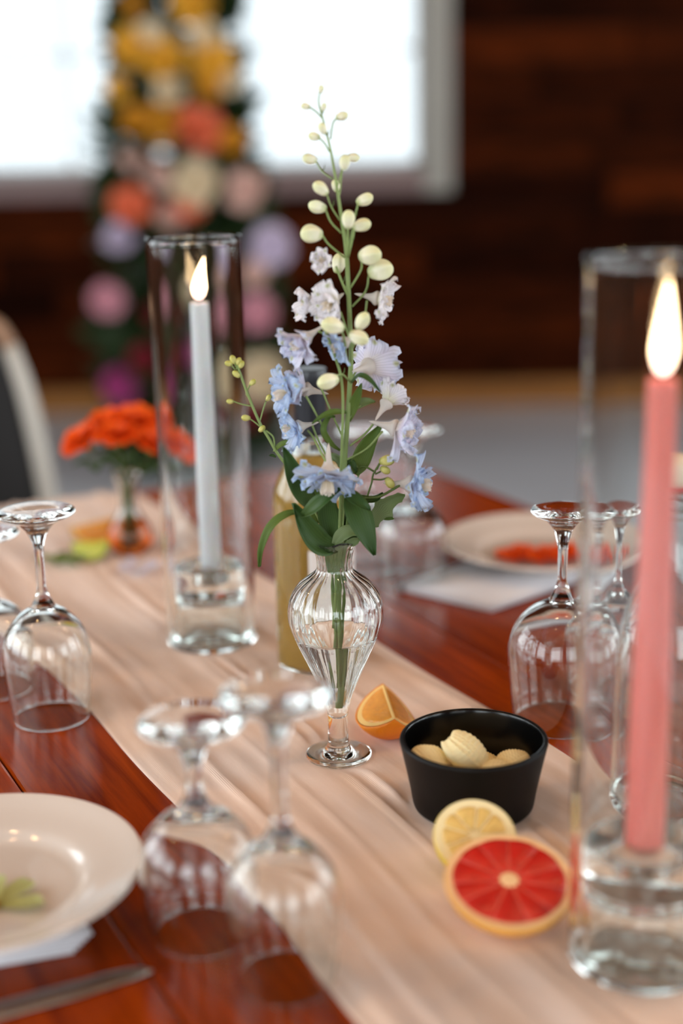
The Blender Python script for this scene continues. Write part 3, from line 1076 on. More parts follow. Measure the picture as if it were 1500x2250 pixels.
def leaf_me(name, pts, width, facing, fold=0.18, lobes=0, nv=18, wprof=None):
    P = spline(pts, 8)
    facing = Vector(facing).normalized()

    def fn(u, v):
        k = v * (len(P) - 1)
        i = min(int(k), len(P) - 2)
        c = P[i].lerp(P[i + 1], k - i)
        t = (P[min(i + 1, len(P) - 1)] - P[max(i - 1, 0)]).normalized()
        side = t.cross(facing)
        if side.length < 0.05:
            side = t.orthogonal()
        side.normalize()
        nrm = side.cross(t)
        s = (u - 0.5) * 2
        w = width * 0.5 * (math.sin(PI * min(1, v * 0.93 + 0.055)) ** 0.8) * (1 - 0.25 * v)
        if lobes and v < 0.9:
            w *= 1 + 0.5 * max(0, math.sin(v * lobes * PI)) ** 2 - 0.25
        return c + side * s * w + nrm * (fold * width * abs(s) ** 1.5)
    return grid_me(name, 6, nv, fn)


def leaf(root, px, width_px, facing=(0, -1, 0.4), mat='leaf', fold=0.18, lobes=0, label=None):
    """px: list of (px, py, Y) along the midrib"""
    pts = [at(*p) - root.location for p in px]
    o = mesh_obj('leaf', leaf_me('leaf', pts, width_px / 2700.0, facing, fold, lobes), M[mat], root)
    s_ = o.modifiers.new('thickness', 'SOLIDIFY')
    s_.thickness = 0.00025
    if label:
        o['label'] = label
    return o


# ------------------------------------------------------------------ delphinium spray in the vase
Y0 = VY
root = thing('delphinium_stem', 'pale blue and white delphinium spike standing in the bud vase', 'flower', (VX, VY, RZ + 0.045))
SP = [(744, 1550), (747, 1470), (746, 1390), (744, 1300), (747, 1200), (752, 1110), (758, 1000), (766, 880), (771, 790), (768, 700), (765, 630), (760, 545), (750, 480), (742, 425), (734, 375), (725, 325), (716, 288), (707, 254), (700, 226), (702, 203)]
yo = [0.0005, 0.0, 0, 0, 0, 0] + [0.0] * 14
mesh_obj('stem', tube_me('stem', [at(x, y, Y0 + yo[i]) - root.location for i, (x, y) in enumerate(SP)],
                         [0.0022, 0.0022, 0.0021, 0.0020, 0.0019, 0.0017, 0.0012, 0.0009, 0.0007, 0.0005], 10, 4), M['stem'], root)
S2 = [(733, 1380), (738, 1290), (745, 1180), (748, 1080), (750, 1000), (753, 900), (750, 835), (738, 790), (722, 745), (712, 722)]
stalk(root, [at(x, y, Y0 - 0.005 - 0.010 * (i / 9) if i > 3 else Y0 - 0.004) for i, (x, y) in enumerate(S2)], [0.0012, 0.0012, 0.0011, 0.0009], 'side_stem')

# buds: centre, length px, pointing (image dx, dy up), depth offset, pedicel points back to the stem
BUDS = [
    (705, 196, 17, (0.2, 1), 0.0, []),
    (671, 234, 20, (-1, 0.12), 0.002, [(681, 236), (695, 246), (707, 259)]),
    (711, 235, 17, (0.3, 1), -0.006, [(709, 243), (706, 252)]),
    (751, 255, 27, (1, 0.3), 0.004, [(739, 260), (731, 272), (726, 306)]),
    (708, 282, 25, (-0.4, 1), -0.008, [(714, 293), (718, 298)]),
    (690, 300, 26, (-1, 0.2), 0.003, [(702, 304), (713, 315), (724, 334)]),
    (680, 350, 31, (-1, 0.25), -0.003, [(694, 355), (708, 377), (731, 394)]),
    (757, 357, 32, (0.15, 1), -0.008, [(751, 373), (748, 385), (740, 412)]),
    (776, 347, 27, (1, -0.05), 0.006, [(763, 348), (752, 372), (747, 420), (742, 434)]),
    (737, 408, 26, (-0.2, 1), 0.012, [(740, 420), (743, 430)]),
    (704, 414, 38, (-0.75, 0.6), -0.003, [(718, 427), (728, 455), (746, 484)]),
    (697, 454, 40, (-1, 0.25), 0.002, [(715, 460), (727, 488), (750, 512)]),
    (801, 438, 38, (0.9, 0.4), 0.006, [(786, 449), (779, 478), (770, 525), (761, 560)]),
    (765, 482, 40, (0.05, 1), -0.010, [(764, 502), (764, 530), (762, 566)]),
    (795, 495, 40, (1, 0.3), -0.002, [(779, 503), (773, 530), (765, 565)]),
    (684, 514, 48, (-1, 0.05), -0.002, [(708, 517), (722, 537), (757, 566)]),
    (744, 578, 44, (0.2, 1), 0.016, [(742, 598), (752, 622), (764, 640)]),
    (813, 561, 50, (0.8, 0.1), -0.004, [(793, 566), (793, 592), (770, 632)]),
    (836, 594, 56, (0.95, 0.18), 0.004, [(810, 604), (803, 640), (773, 674)]),
    (730, 716, 50, (-0.7, 0.2), -0.045, [(748, 722), (755, 740), (762, 790)]),
    (796, 705, 42, (0.45, 0.8), -0.028, [(792, 722), (783, 745), (772, 770)]),
    (788, 742, 44, (0.8, -0.35), -0.040, [(776, 738), (772, 760), (771, 790)]),
    (720, 838, 48, (-0.95, -0.25), -0.030, [(738, 826), (752, 823), (768, 838)]),
]
for i, (x, y, Lp, dr, dy, ped) in enumerate(BUDS):
    L = Lp / 2780.0
    d = rt * dr[0] + Vector((0, 0, 1)) * dr[1] + Vector((0, -0.25 if dy <= 0 else 0.2, 0))
    b_ = bud(root, at(x, y, Y0 + dy), L, d)
    if i in (17, 18, 15):
        b_.scale = (L * 1.18, L * 1.18, L)
    if ped:
        n_ = len(ped)
        stalk(root, [at(px, py, Y0 + dy * (1 - (k + 0.3) / n_)) for k, (px, py) in enumerate(ped)], 0.0006 if i < 11 else 0.0008)
        # tiny bract beside the pedicel
        if i % 2 == 0:
            px, py = ped[min(1, n_ - 1)]
            stalk(root, [at(px, py, Y0 + dy * 0.5), at(px + 4, py - 6, Y0 + dy * 0.5 - 0.001), at(px + 5, py - 15, Y0 + dy * 0.5)], [0.0005, 0.0002], 'bract', 'stem_d', 3)

# blossoms: centre px, depth offset, facing (image right, up, toward camera), width px, colour, roll, spread, pedicel
FL = [
    (712, 575, -0.004, (-0.35, 0.25, 0.9), 54, 'w', 0.2, 26, [(738, 585), (752, 622), (766, 655)]),
    (732, 662, -0.006, (-0.45, -0.25, 0.75), 82, 'w', 0.5, 48, [(748, 685), (757, 712), (766, 740)]),
    (694, 668, 0.004, (-0.9, 0.05, 0.25), 76, 'w', 0.0, 38, [(712, 684), (740, 715), (760, 745)]),
    (826, 655, 0.004, (0.85, -0.15, 0.2), 84, 'w', 0.9, 58, [(806, 660), (802, 690), (796, 712)]),
    (672, 742, -0.014, (-0.75, -0.45, 0.45), 88, 'l', 0.3, 44, [(700, 728), (715, 735)]),
    (757, 752, -0.012, (-0.7, -0.35, 0.3), 74, 'b', 0.6, 44, [(768, 738), (770, 760)]),
    (808, 805, 0.012, (0.55, 0.05, -0.75), 104, 'l', 0.1, 62, [(790, 808), (778, 822), (772, 840)]),
    (640, 862, -0.006, (-0.85, -0.1, 0.45), 92, 'b', 0.4, 64, [(672, 870), (700, 920), (735, 985)]),
    (674, 856, 0.006, (-0.75, 0.2, 0.25), 90, 'l', 0.8, 44, [(702, 845), (725, 900), (752, 960)]),
    (657, 938, 0.002, (-0.75, -0.1, 0.4), 86, 'b', 1.1, 58, [(686, 935), (698, 965), (720, 1008)]),
    (848, 888, 0.004, (0.45, 0.55, -0.5), 84, 'w', 0.4, 40, [(825, 925), (800, 955), (768, 980)]),
    (866, 940, -0.006, (0.8, -0.15, 0.3), 104, 'l', 0.2, 58, [(840, 948), (806, 985), (762, 1010)]),
    (720, 1038, -0.030, (-0.04, -0.80, 0.50), 116, 'b', 0.62, 74, [(716, 1015), (700, 985), (686, 958), (676, 946)]),
]
for i, (x, y, dy, f_, wp, key, roll, spread, ped) in enumerate(FL):
    d = rt * f_[0] + Vector((0, 0, 1)) * f_[1] + Vector((0, -1, 0)) * f_[2]
    flower(root, at(x, y, Y0 + dy), d, wp * 1.12 / 2750.0, key, roll, spread, rseed=i)
    n_ = len(ped)
    stalk(root, [at(px, py, Y0 + dy * (1 - (k + 0.3) / n_)) for k, (px, py) in enumerate(ped)], [0.0009, 0.0008], n_=5)

# leaves
Y = Y0
leaf(root, [(690, 1120, Y - .01), (662, 1080, Y - .015), (640, 1035, Y - .018), (619, 982, Y - .02)], 52, (0.5, -1, 0.2), 'leaf_d')
leaf(root, [(668, 1128, Y - .01), (630, 1134, Y - .02), (597, 1160, Y - .025), (578, 1205, Y - .026), (573, 1244, Y - .024)], 26, (-0.2, -0.5, 0.9), 'leaf', 0.3)
leaf(root, [(735, 1205, Y - .008), (700, 1195, Y - .015), (670, 1160, Y - .02), (640, 1106, Y - .022)], 62, (0.4, -1, 0.5), 'leaf_d', 0.22)
leaf(root, [(668, 1135, Y - .024), (690, 1118, Y - .03), (715, 1098, Y - .032), (748, 1078, Y - .028)], 40, (-0.1, -0.7, 0.8), 'leaf_d', 0.25)
leaf(root, [(768, 1086, Y - .012), (782, 1120, Y - .022), (800, 1165, Y - .028), (821, 1220, Y - .03)], 62, (0.25, -1, 0.25), 'leaf_d', 0.14)
leaf(root, [(752, 1075, Y - .01), (772, 1092, Y - .02), (795, 1110, Y - .028), (812, 1122, Y - .03)], 34, (0.1, -0.7, 0.7), 'leaf_d', 0.2)
leaf(root, [(812, 1158, Y + .012), (832, 1130, Y + .014), (858, 1104, Y + .015), (890, 1088, Y + .014)], 52, (-0.3, -1, 0.3), 'leaf_p', 0.1, 5)
leaf(root, [(835, 1132, Y + .014), (848, 1136, Y + .013), (865, 1140, Y + .012)], 16, (0, -1, 0.3), 'leaf', 0.1)
leaf(root, [(752, 1176, Y - .004), (742, 1205, Y - .0055), (735, 1235, Y - .0055), (728, 1262, Y - .004)], 62, (0.1, -1, 0.1), 'leaf_p', 0.05)
leaf(root, [(735, 1196, Y - .012), (752, 1176, Y - .014), (775, 1168, Y - .014), (797, 1180, Y - .012)], 34, (0.1, -0.8, 0.7), 'leaf_p', 0.2)
leaf(root, [(760, 1196, Y - .010), (778, 1190, Y - .012), (790, 1184, Y - .012)], 20, (0.3, -1, 0.4), 'leaf_p', 0.15)
leaf(root, [(779, 1042, Y + .004), (790, 1015, Y + .004), (808, 975, Y + .003), (838, 930, Y)], 46, (0.2, -1, 0.25), 'leaf', 0.12, label='bright green upright leaf')
leaf(root, [(766, 925, Y + .002), (775, 895, Y), (785, 868, Y - .003), (794, 842, Y - .004)], 24, (0, -1, 0.2), 'leaf', 0.15)
leaf(root, [(768, 905, Y + .004), (785, 890, Y + .006), (805, 883, Y + .008), (824, 884, Y + .008)], 24, (0, -0.8, 0.6), 'leaf_p', 0.15)
leaf(root, [(772, 842, Y - .004), (790, 826, Y - .012), (812, 836, Y - .016), (834, 862, Y - .016)], 16, (0.2, -0.7, 0.7), 'leaf_d', 0.2)
leaf(root, [(763, 908, Y), (738, 906, Y - .006), (712, 914, Y - .010), (686, 932, Y - .012)], 18, (-0.2, -0.7, 0.7), 'leaf', 0.2)
leaf(root, [(748, 988, Y), (728, 972, Y - .006), (712, 945, Y - .008), (722, 920, Y - .004), (735, 916, Y)], 18, (-0.6, -0.8, 0.2), 'leaf', 0.2)
leaf(root, [(756, 1030, Y + .006), (742, 1014, Y + .004), (728, 1006, Y), (714, 1008, Y)], 26, (0, -0.7, 0.7), 'leaf_p', 0.2)
leaf(root, [(756, 1035, Y + .004), (768, 1016, Y + .002), (776, 1022, Y), (782, 1038, Y)], 16, (0.2, -0.8, 0.5), 'leaf_d', 0.2)
leaf(root, [(698, 1150, Y + .006), (690, 1110, Y + .010), (684, 1080, Y + .012), (690, 1050, Y + .012)], 46, (0.1, -1, 0.2), 'leaf', 0.14)
leaf(root, [(735, 1196, Y + .004), (726, 1150, Y + .004), (722, 1110, Y + .003), (734, 1072, Y)], 54, (-0.1, -1, 0.15), 'leaf_d', 0.14)
leaf(root, [(752, 1180, Y + .008), (765, 1140, Y + .010), (768, 1105, Y + .010), (760, 1070, Y + .010)], 50, (0.2, -1, 0.1), 'leaf_d', 0.14)
leaf(root, [(760, 1190, Y + .006), (772, 1170, Y + .008), (786, 1140, Y + .010), (790, 1110, Y + .010)], 44, (0.3, -1, 0.1), 'leaf_d', 0.14)
leaf(root, [(790, 1092, Y - .006), (808, 1100, Y - .006), (826, 1098, Y - .006), (842, 1084, Y - .004)], 22, (0.1, -0.6, 0.8), 'leaf_d', 0.25)
stalk(root, [at(755, 1100, Y), at(790, 1040, Y + .004), at(778, 1020, Y + .004)], 0.0007)
stalk(root, [at(780, 1040, Y + .004), at(796, 1024, Y), at(825, 1038, Y - .004)], 0.0008, 'pedicel', 'stem_d')
stalk(root, [at(764, 925, Y), at(778, 905, Y + .002), at(792, 890, Y + .004)], 0.0006)

# loose budding sprig leaning out to the side
sp1 = thing('budding_sprig', 'thin green sprig of tiny buds leaning out of the bud vase', 'flower sprig', (VX - 0.002, VY + 0.004, RZ + 0.060))
SG = [(737, 1500), (738, 1400), (731, 1300), (726, 1230), (705, 1150), (672, 1090), (646, 1042), (612, 1000), (590, 962), (570, 928), (545, 868), (528, 822), (517, 788)]
mesh_obj('stem', tube_me('stem', [at(x, y, Y0 + (0.006 if i > 3 else 0.003)) - sp1.location for i, (x, y) in enumerate(SG)], [0.0013, 0.0013, 0.0013, 0.0012, 0.0009], 8, 4), M['stem'], sp1)
for (x, y, Lp, dr, ped) in ((512, 790, 20, (-0.4, 1), [(515, 797), (518, 806)]), (524, 794, 18, (0.5, 1), [(521, 802), (519, 812)]), (502, 799, 17, (-1, 0.3), [(509, 803), (516, 812)]), (519, 822, 20, (-0.6, 0.5), [(524, 824), (528, 828)]),
                            (530, 801, 18, (0.6, 1), [(526, 812), (524, 820)]), (555, 840, 17, (0.7, 0.7), [(549, 846), (541, 862), (544, 872)]), (590, 874, 16, (0.6, 0.8), [(584, 882), (578, 900), (571, 924), (568, 924)]), (505, 882, 16, (-1, 0.1), [(513, 882), (530, 888), (552, 892)]),
                            (540, 918, 20, (-1, 0.1), [(548, 920), (560, 928), (572, 938)]), (575, 942, 18, (0.3, 0.3), [(577, 942), (580, 946)])):
    d = rt * dr[0] + Vector((0, 0, 1)) * dr[1]
    bud(sp1, at(x, y, Y0 + .006), Lp / 2700.0, d, 'g')
    stalk(sp1, [at(px, py, Y0 + .006) for (px, py) in ped], 0.0006)
stalk(sp1, [at(584, 946, Y0 + .006), at(600, 960, Y0 + .006), at(603, 982, Y0 + .006), at(601, 992, Y0 + .006)], [0.0008, 0.0006])
leaf(sp1, [(604, 990, Y0 + .006), (616, 978, Y0 + .005), (632, 972, Y0 + .004), (645, 966, Y0 + .003)], 14, (0, -0.7, 0.7), 'leaf', 0.2)
leaf(sp1, [(606, 1004, Y0 + .006), (598, 1000, Y0 + .005), (591, 1001, Y0 + .004)], 6, (0, -1, 0.3), 'leaf_d', 0.2)

# small side shoot with one blossom facing away
sp2 = thing('blossom_sprig', 'slender delphinium side shoot with one outward-facing blossom and yellow buds', 'flower sprig', (VX + 0.003, VY - 0.003, RZ + 0.060))
SG = [(752, 1500), (752, 1400), (755, 1300), (758, 1200), (768, 1120), (790, 1096), (830, 1092), (862, 1076), (886, 1061)]
mesh_obj('stem', tube_me('stem', [at(x, y, Y0 - (0.004 if i < 4 else 0.008)) - sp2.location for i, (x, y) in enumerate(SG)], [0.0012, 0.0012, 0.0011, 0.0010], 8, 4), M['stem_d'], sp2)
stalk(sp2, [at(806, 1092, Y0 - .008), at(816, 1062, Y0 - .008), at(820, 1042, Y0 - .008), at(834, 1018, Y0 - .008)], 0.0008, 'side_stem', 'stem_d')
for (x, y, Lp, dr, ped) in ((850, 1012, 34, (1, 0.15), [(834, 1018), (828, 1032)]), (846, 1033, 24, (0.6, -0.3), [(836, 1036), (824, 1042)]), (856, 1061, 27, (0.5, -0.75), [(848, 1051), (836, 1054), (819, 1053)])):
    d = rt * dr[0] + Vector((0, 0, 1)) * dr[1]
    bud(sp2, at(x, y, Y0 - .008), Lp / 2700.0, d, 'g')
    stalk(sp2, [at(px, py, Y0 - .008) for (px, py) in ped], 0.0007, 'pedicel', 'stem_d')
fo = flower(sp2, at(901, 1064, Y0 - .008), rt * 0.9 + Vector((0, -0.25, 0.02)), 122 / 2750.0, 'b', 0.3, 66, rseed=77)


# ------------------------------------------------------------------ ramekin, butter, citrus
RX, RY = 0.0955, 0.984
ram_pr = [(0, 0.003), (0.036, 0.003), (0.038, 0.0), (0.041, 0.0)] + sm([(0.0425, 0.0006), (0.0455, 0.004), (0.048, 0.018), (0.0525, 0.040), (0.0552, 0.0525), (0.0556, 0.0545), (0.0548, 0.0562), (0.0530, 0.0565)], 5)
ram_in = sm([(0.0530, 0.0565), (0.0516, 0.0550), (0.0500, 0.045), (0.0460, 0.020), (0.0435, 0.0085), (0.036, 0.0058)], 5) + [(0, 0.0056)]
ram = thing('ramekin', 'small black stoneware ramekin holding butter shells', 'bowl', (RX, RY, RZ))
mesh_obj('outer_body', lathe_me('outer_body', ram_pr, 80), M['black'], ram)
mesh_obj('glazed_interior', lathe_me('glazed_interior', ram_in, 80), M['black_glaze'], ram)


def butter_me(seed):
    r_ = random.Random(seed)
    bm = bmesh.new()
    nu, nv = 96, 30
    V = []
    for j in range(nv + 1):
        v = j / nv
        rowv = []
        for i in range(nu):
            a = 2 * PI * i / nu
            s = math.sin(PI * (0.05 + 0.90 * v)) ** 0.36
            wide = 0.72 + 0.28 * math.sin(PI * 0.5 * v)
            x = 0.5 * s * wide * math.cos(a)
            z = 0.32 * s * math.sin(a) * (1 if math.sin(a) > 0 else 0.6)
            y = (v - 0.5) * 0.86
            if math.sin(a) > 0:
                z += 0.026 * math.cos(x / max(0.05, s * wide) * 60) * s
                z += 0.014 * math.cos(v * 60) * s
            rowv.append(bm.verts.new((x, y + 0.03 * math.cos(3 * a + seed), z)))
        V.append(rowv)
    for j in range(nv):
        for i in range(nu):
            k = (i + 1) % nu
            bm.faces.new((V[j][i], V[j][k], V[j + 1][k], V[j + 1][i]))
    bm.faces.new(V[0])
    bm.faces.new(V[-1][::-1])
    bmesh.ops.recalc_face_normals(bm, faces=bm.faces[:])
    return bm_mesh(bm, 'butter_shell')


BM = [butter_me(1), butter_me(2)]
for b_ in BM:
    b_.materials.append(M['butter'])
butters = [
    (-0.0345, -0.004, 0.0370, 0.034, (20, -10, 30), 'rounded butter shell leaning on the rim inside the black ramekin'),
    (-0.0060, 0.002, 0.0400, 0.043, (38, 10, 66), 'largest ribbed butter shell on top of the pile in the black ramekin'),
    (0.0180, -0.012, 0.0300, 0.032, (12, -8, 80), None),
    (0.0300, 0.004, 0.0300, 0.032, (8, 6, -50), None),
    (-0.0170, -0.020, 0.0280, 0.034, (5, 5, 15), None),
    (0.0060, 0.024, 0.0200, 0.036, (0, 0, 130), None),
    (0.0060, -0.028, 0.0200, 0.034, (0, 0, 95), None),
    (-0.0160, 0.022, 0.0190, 0.034, (0, 6, 30), None),
    (0.0060, -0.004, 0.0160, 0.034, (0, 6, 10), None),
]
for i, (x, y, z, s_, e_, lb) in enumerate(butters):
    o = mesh_obj('butter_shell', BM[i % 2], None, None, (RX + x, RY + y, RZ + z), tuple(math.radians(v) for v in e_))
    o.scale = (s_, s_, s_)
    tag(o, lb or 'pale yellow ribbed butter shell low in the black ramekin', 'butter', 'butter shells in the ramekin')


def seg_me(a0, a1, r0, r1, h, gap=0.0008, n_=9):
    """one pulp segment, rounded corners, slightly domed"""
    bm = bmesh.new()
    am = (a0 + a1) / 2
    out_ = []
    half = (a1 - a0) / 2
    pts = [(r0, 0.0)]
    for k in range(n_ + 1):
        t = -1 + 2 * k / n_
        rr_ = r1 * (1 - 0.05 * abs(t) ** 4)
        aa = half * t * (1 - gap / (r1 * half))
        pts.append((rr_, aa))
    ring = [Vector((p[0] * math.cos(am + p[1]), p[0] * math.sin(am + p[1]), 0)) for p in pts]
    cen = sum(ring, Vector()) / len(ring)
    lv = []
    for (k, z) in ((1.0, -0.002), (1.0, h * 0.5), (0.93, h)):
        lv.append([bm.verts.new(cen + (p - cen) * k + Vector((0, 0, z))) for p in ring])
    top = bm.verts.new(cen + Vector((0, 0, h * 1.15)))
    m_ = len(ring)
    for j in range(2):
        for i in range(m_):
            k = (i + 1) % m_
            bm.faces.new((lv[j][i], lv[j][k], lv[j + 1][k], lv[j + 1][i]))
    for i in range(m_):
        bm.faces.new((lv[2][i], lv[2][(i + 1) % m_], top))
    return bm_mesh(bm, 'segment')


def citrus(name, label, R, depth, nseg, mats, loc, quat, seg_r1, seg_r0, jitter=3, membrane=None):
    t = thing(name, label, 'fruit')
    t.location = loc
    t.rotation_mode = 'QUATERNION'
    t.rotation_quaternion = quat
    pr = [(0, -depth)] + sm([(R * 0.45, -depth * 0.97), (R * 0.75, -depth * 0.82), (R * 0.93, -depth * 0.5), (R * 1.0, -depth * 0.12), (R * 0.992, -0.0006), (R * 0.978, 0.0)], 5)
    mesh_obj('rind', lathe_me('rind', pr, 72), mats[0], t)
    mesh_obj('pith', lathe_me('pith', [(R * 0.978, 0.0), (R * 0.93, -0.0002), (R * 0.5, -0.0004), (0, -0.0004)][::1], 72), mats[1], t)
    if membrane:
        mesh_obj('membrane', lathe_me('membrane', [(R * 0.872, -0.0001), (R * 0.868, 0.0003), (R * 0.5, 0.0003), (0, 0.0003)], 72), membrane, t)
        mesh_obj('core', lathe_me('core', sm([(seg_r0 * 1.5, 0.0002), (seg_r0 * 1.2, 0.0012), (seg_r0 * 0.5, 0.0014)], 3) + [(0, 0.0014)], 11), mats[1], t)
    r_ = random.Random(jitter)
    cuts = [2 * PI * (k + r_.uniform(-0.12, 0.12)) / nseg for k in range(nseg)]
    for k in range(nseg):
        a0, a1 = cuts[k], cuts[(k + 1) % nseg] + (2 * PI if k == nseg - 1 else 0)
        mesh_obj('pulp_segment', seg_me(a0, a1, seg_r0, seg_r1, 0.0009), mats[2], t)
    return t


# grapefruit half resting on the lemon, cut face turned up toward the camera
gd = Vector((0.02, -0.27, 0.95)).normalized()
citrus('grapefruit_half', 'cut ruby red grapefruit leaning on the lemon half', 0.0425, 0.019, 11, (M['grape_rind'], M['grape_pith'], M['grape']), (0.1045, 0.832, RZ + 0.0235), align(gd, 0.3), 0.0370, 0.0045, 5, M['membrane'])
ld = Vector((0.02, -0.52, 0.80)).normalized()
citrus('lemon_half', 'cut yellow lemon half between the ramekin and the grapefruit', 0.0285, 0.026, 9, (M['lemon_rind'], M['lemon_pith'], M['lemon']), (0.087, 0.884, RZ + 0.0285), align(ld, 0.1), 0.0222, 0.003, 8)


# orange wedge: quarter of an orange standing on its peel
def wedge_parts(t, R, ang, mats):
    n1, n2 = 12, 14

    def rind(u, v):
        a = -ang / 2 + ang * u
        th = PI * v
        return Vector((R * math.sin(th) * math.cos(a), R * math.sin(th) * math.sin(a), R * math.cos(th)))
    me = grid_me('rind', n1, n2, rind)
    o = mesh_obj('rind', me, mats[0], t)
    sdm = o.modifiers.new('thickness', 'SOLIDIFY')
    sdm.thickness = 0.0015
    sdm.offset = -1
    for s_ in (-1, 1):
        a = s_ * ang / 2
        ex = Vector((math.cos(a), math.sin(a), 0))
        nrm = Vector((-math.sin(a), math.cos(a), 0)) * s_

        def face(u, v, k=1.0, off=0.0, inset=0.0):
            th = PI * (0.5 / 20 + v * 19 / 20)
            rr_ = R * 0.985 * math.sin(th) * u
            return ex * rr_ + Vector((0, 0, R * 0.985 * math.cos(th))) + nrm * off
        mesh_obj('pith', grid_me('pith', 8, 18, face), mats[1], t)

        def pulp(u, v):
            th = PI * (0.06 + v * 0.88)
            rr_ = (R * 0.84) * math.sin(th)
            x0 = R * 0.06
            x = x0 + max(0, rr_ - x0) * u
            dome = 0.0009 * math.sin(PI * u) ** 0.4 * math.sin(PI * v) ** 0.4
            return ex * x + Vector((0, 0, R * 0.86 * math.cos(th))) + nrm * dome
        mesh_obj('pulp_segment', grid_me('pulp_segment', 10, 16, pulp), mats[2], t)


ow = thing('orange_wedge', 'orange wedge standing on the runner beside the bud vase', 'fruit')
# local +X bisects the peel, local Z is the fruit axis (runs away from the camera, peel down)
axis = Vector((-0.12, 0.98, 0.10)).normalized()
bis = Vector((-0.12, 0.0, -0.98))
bis = (bis - axis * bis.dot(axis)).normalized()
yv = axis.cross(bis)
ow.matrix_world = Matrix(((bis.x, yv.x, axis.x, 0.0365), (bis.y, yv.y, axis.y, 1.115), (bis.z, yv.z, axis.z, RZ + 0.0315), (0, 0, 0, 1)))
wedge_parts(ow, 0.0310, math.radians(108), (M['orange_rind'], M['orange_pith'], M['orange']))

# ------------------------------------------------------------------ pressed flower and blossoms on the plates
gp = thing('green_flower', 'flat pale green pressed flower with orange centre on the white plate', 'flower', (PLX + 0.012, PLY - 0.022, TZ + 0.0190))
gm = petal_me('petal', 0.034, 0.018, 0.05, 0.02, 0.0006, 5, notch=0.02)
gm.materials.append(M['green_petal'])
for k, a in enumerate((-92, -38, 12, 62, 118)):
    p = mesh_obj('petal', gm, None, gp, (0, 0, 0.0004 * k), (0, 0, math.radians(a)))
cm = lathe_me('flower_centre', sm([(0.004, -0.001), (0.0042, 0.001), (0.003, 0.003), (0.001, 0.004)], 3) + [(0, 0.004)], 12)
mesh_obj('flower_centre', cm, M['f_gold'], gp)


def ruffled_me(name, R, seed, layers=((9, 1.0, 8), (8, 0.82, 34), (7, 0.62, 58), (4, 0.42, 78)), ruffle=0.06, mat=None):
    """one bloom: rings of cupped, ruffled petals in one mesh"""
    r_ = random.Random(seed)
    bm = bmesh.new()
    lay = bm.loops.layers.uv.new('UVMap')
    for (cnt, sc_, el) in layers:
        for i in range(cnt):
            a = 2 * PI * (i + r_.random() * 0.5) / cnt
            q_ = Quaternion((0, 0, 1), a) @ Quaternion((1, 0, 0), math.radians(el + r_.uniform(-8, 8)))
            L = R * sc_ * r_.uniform(0.92, 1.05)
            W = L * 1.0
            ph = r_.uniform(0, 6)
            nu, nv = 4, 4
            V = []
            for j in range(nv + 1):
                v = j / nv
                for k in range(nu + 1):
                    s = (k / nu - 0.5) * 2
                    w = W * 0.5 * (0.25 + 0.75 * math.sin(PI * 0.5 * v ** 0.8)) * (1 - 0.3 * max(0, v - 0.7))
                    V.append(bm.verts.new(q_ @ Vector((s * w, L * v, 0.10 * L * math.sin(PI * v) * 1.2 + W * 0.16 * s * s + ruffle * R * math.sin(5 * s + ph) * v * v))))
            for j in range(nv):
                for k in range(nu):
                    ii = j * (nu + 1) + k
                    f = bm.faces.new((V[ii], V[ii + 1], V[ii + nu + 2], V[ii + nu + 1]))
                    for lp, (aa, bb) in zip(f.loops, ((k, j), (k + 1, j), (k + 1, j + 1), (k, j + 1))):
                        lp[lay].uv = (aa / nu, bb / nv)
    me = bm_mesh(bm, name)
    if mat:
        me.materials.append(mat)
    return me


ob = thing('orange_blossom', 'orange blossom lying flat on the white plate by the tall glasses', 'flower', (PRX - 0.008, PRY - 0.028, TZ + 0.0190))
om = ruffled_me('blossom_head', 0.024, 3, ((8, 1.0, 6), (7, 0.8, 20), (5, 0.5, 45)), 0.08, M['carn'])
for (dx, dy, z_) in ((-0.022, 0.004, 0.0), (0.006, -0.006, 0.001), (0.030, 0.006, 0.0)):
    mesh_obj('blossom_head', om, None, ob, (dx, dy, z_))
o = mesh_obj('coral_petals', ruffled_me('coral_petals', 0.018, 9, ((7, 1.0, 8), (5, 0.6, 30)), 0.08, M['f_coral']), None, None, (PRX + 0.068, PRY - 0.02, TZ + 0.0205))
o.name = 'coral_blossom'
tag(o, 'small coral blossom at the edge of the plate of orange blossoms', 'flower')

# ------------------------------------------------------------------ orange carnations in a small vase
OVX, OVY = -0.259, 1.672
ov = thing('bud_vase', 'small clear vase of amber water holding the orange carnations', 'vase', (OVX, OVY, RZ))
oo = [(0.018, 0.0)] + sm([(0.0205, 0.0008), (0.0255, 0.008), (0.0275, 0.020), (0.0250, 0.033), (0.0170, 0.045), (0.0118, 0.056), (0.0108, 0.070), (0.0125, 0.086), (0.0190, 0.099)], 5)
oi_ = sm([(0.0182, 0.0996), (0.0112, 0.086), (0.0092, 0.070), (0.0100, 0.056), (0.0152, 0.044), (0.0232, 0.0325), (0.0255, 0.020), (0.0236, 0.009), (0.018, 0.004)], 5) + [(0, 0.004)]
mesh_obj('glass_body', lathe_me('glass_body', [(0, 0.0012)] + oo + oi_, 56), M['glass'], ov)
wi = [(r_, z_) for (r_, z_) in oi_ if z_ < 0.040]
mesh_obj('amber_water', lathe_me('amber_water', [(r_ + 0.0004 if r_ > 0.001 else 0, z_ - 0.0002) for (r_, z_) in wi[::-1]] + [(wi[0][0] - 0.001, 0.0400), (0, 0.0398)], 56), M['amber'], ov)
CARN = [ruffled_me('bloom', 1.0, 70 + k, ((10, 1.0, 14), (9, 0.9, 36), (8, 0.75, 56), (6, 0.55, 74)), 0.09, M['carn']) for k in range(2)]
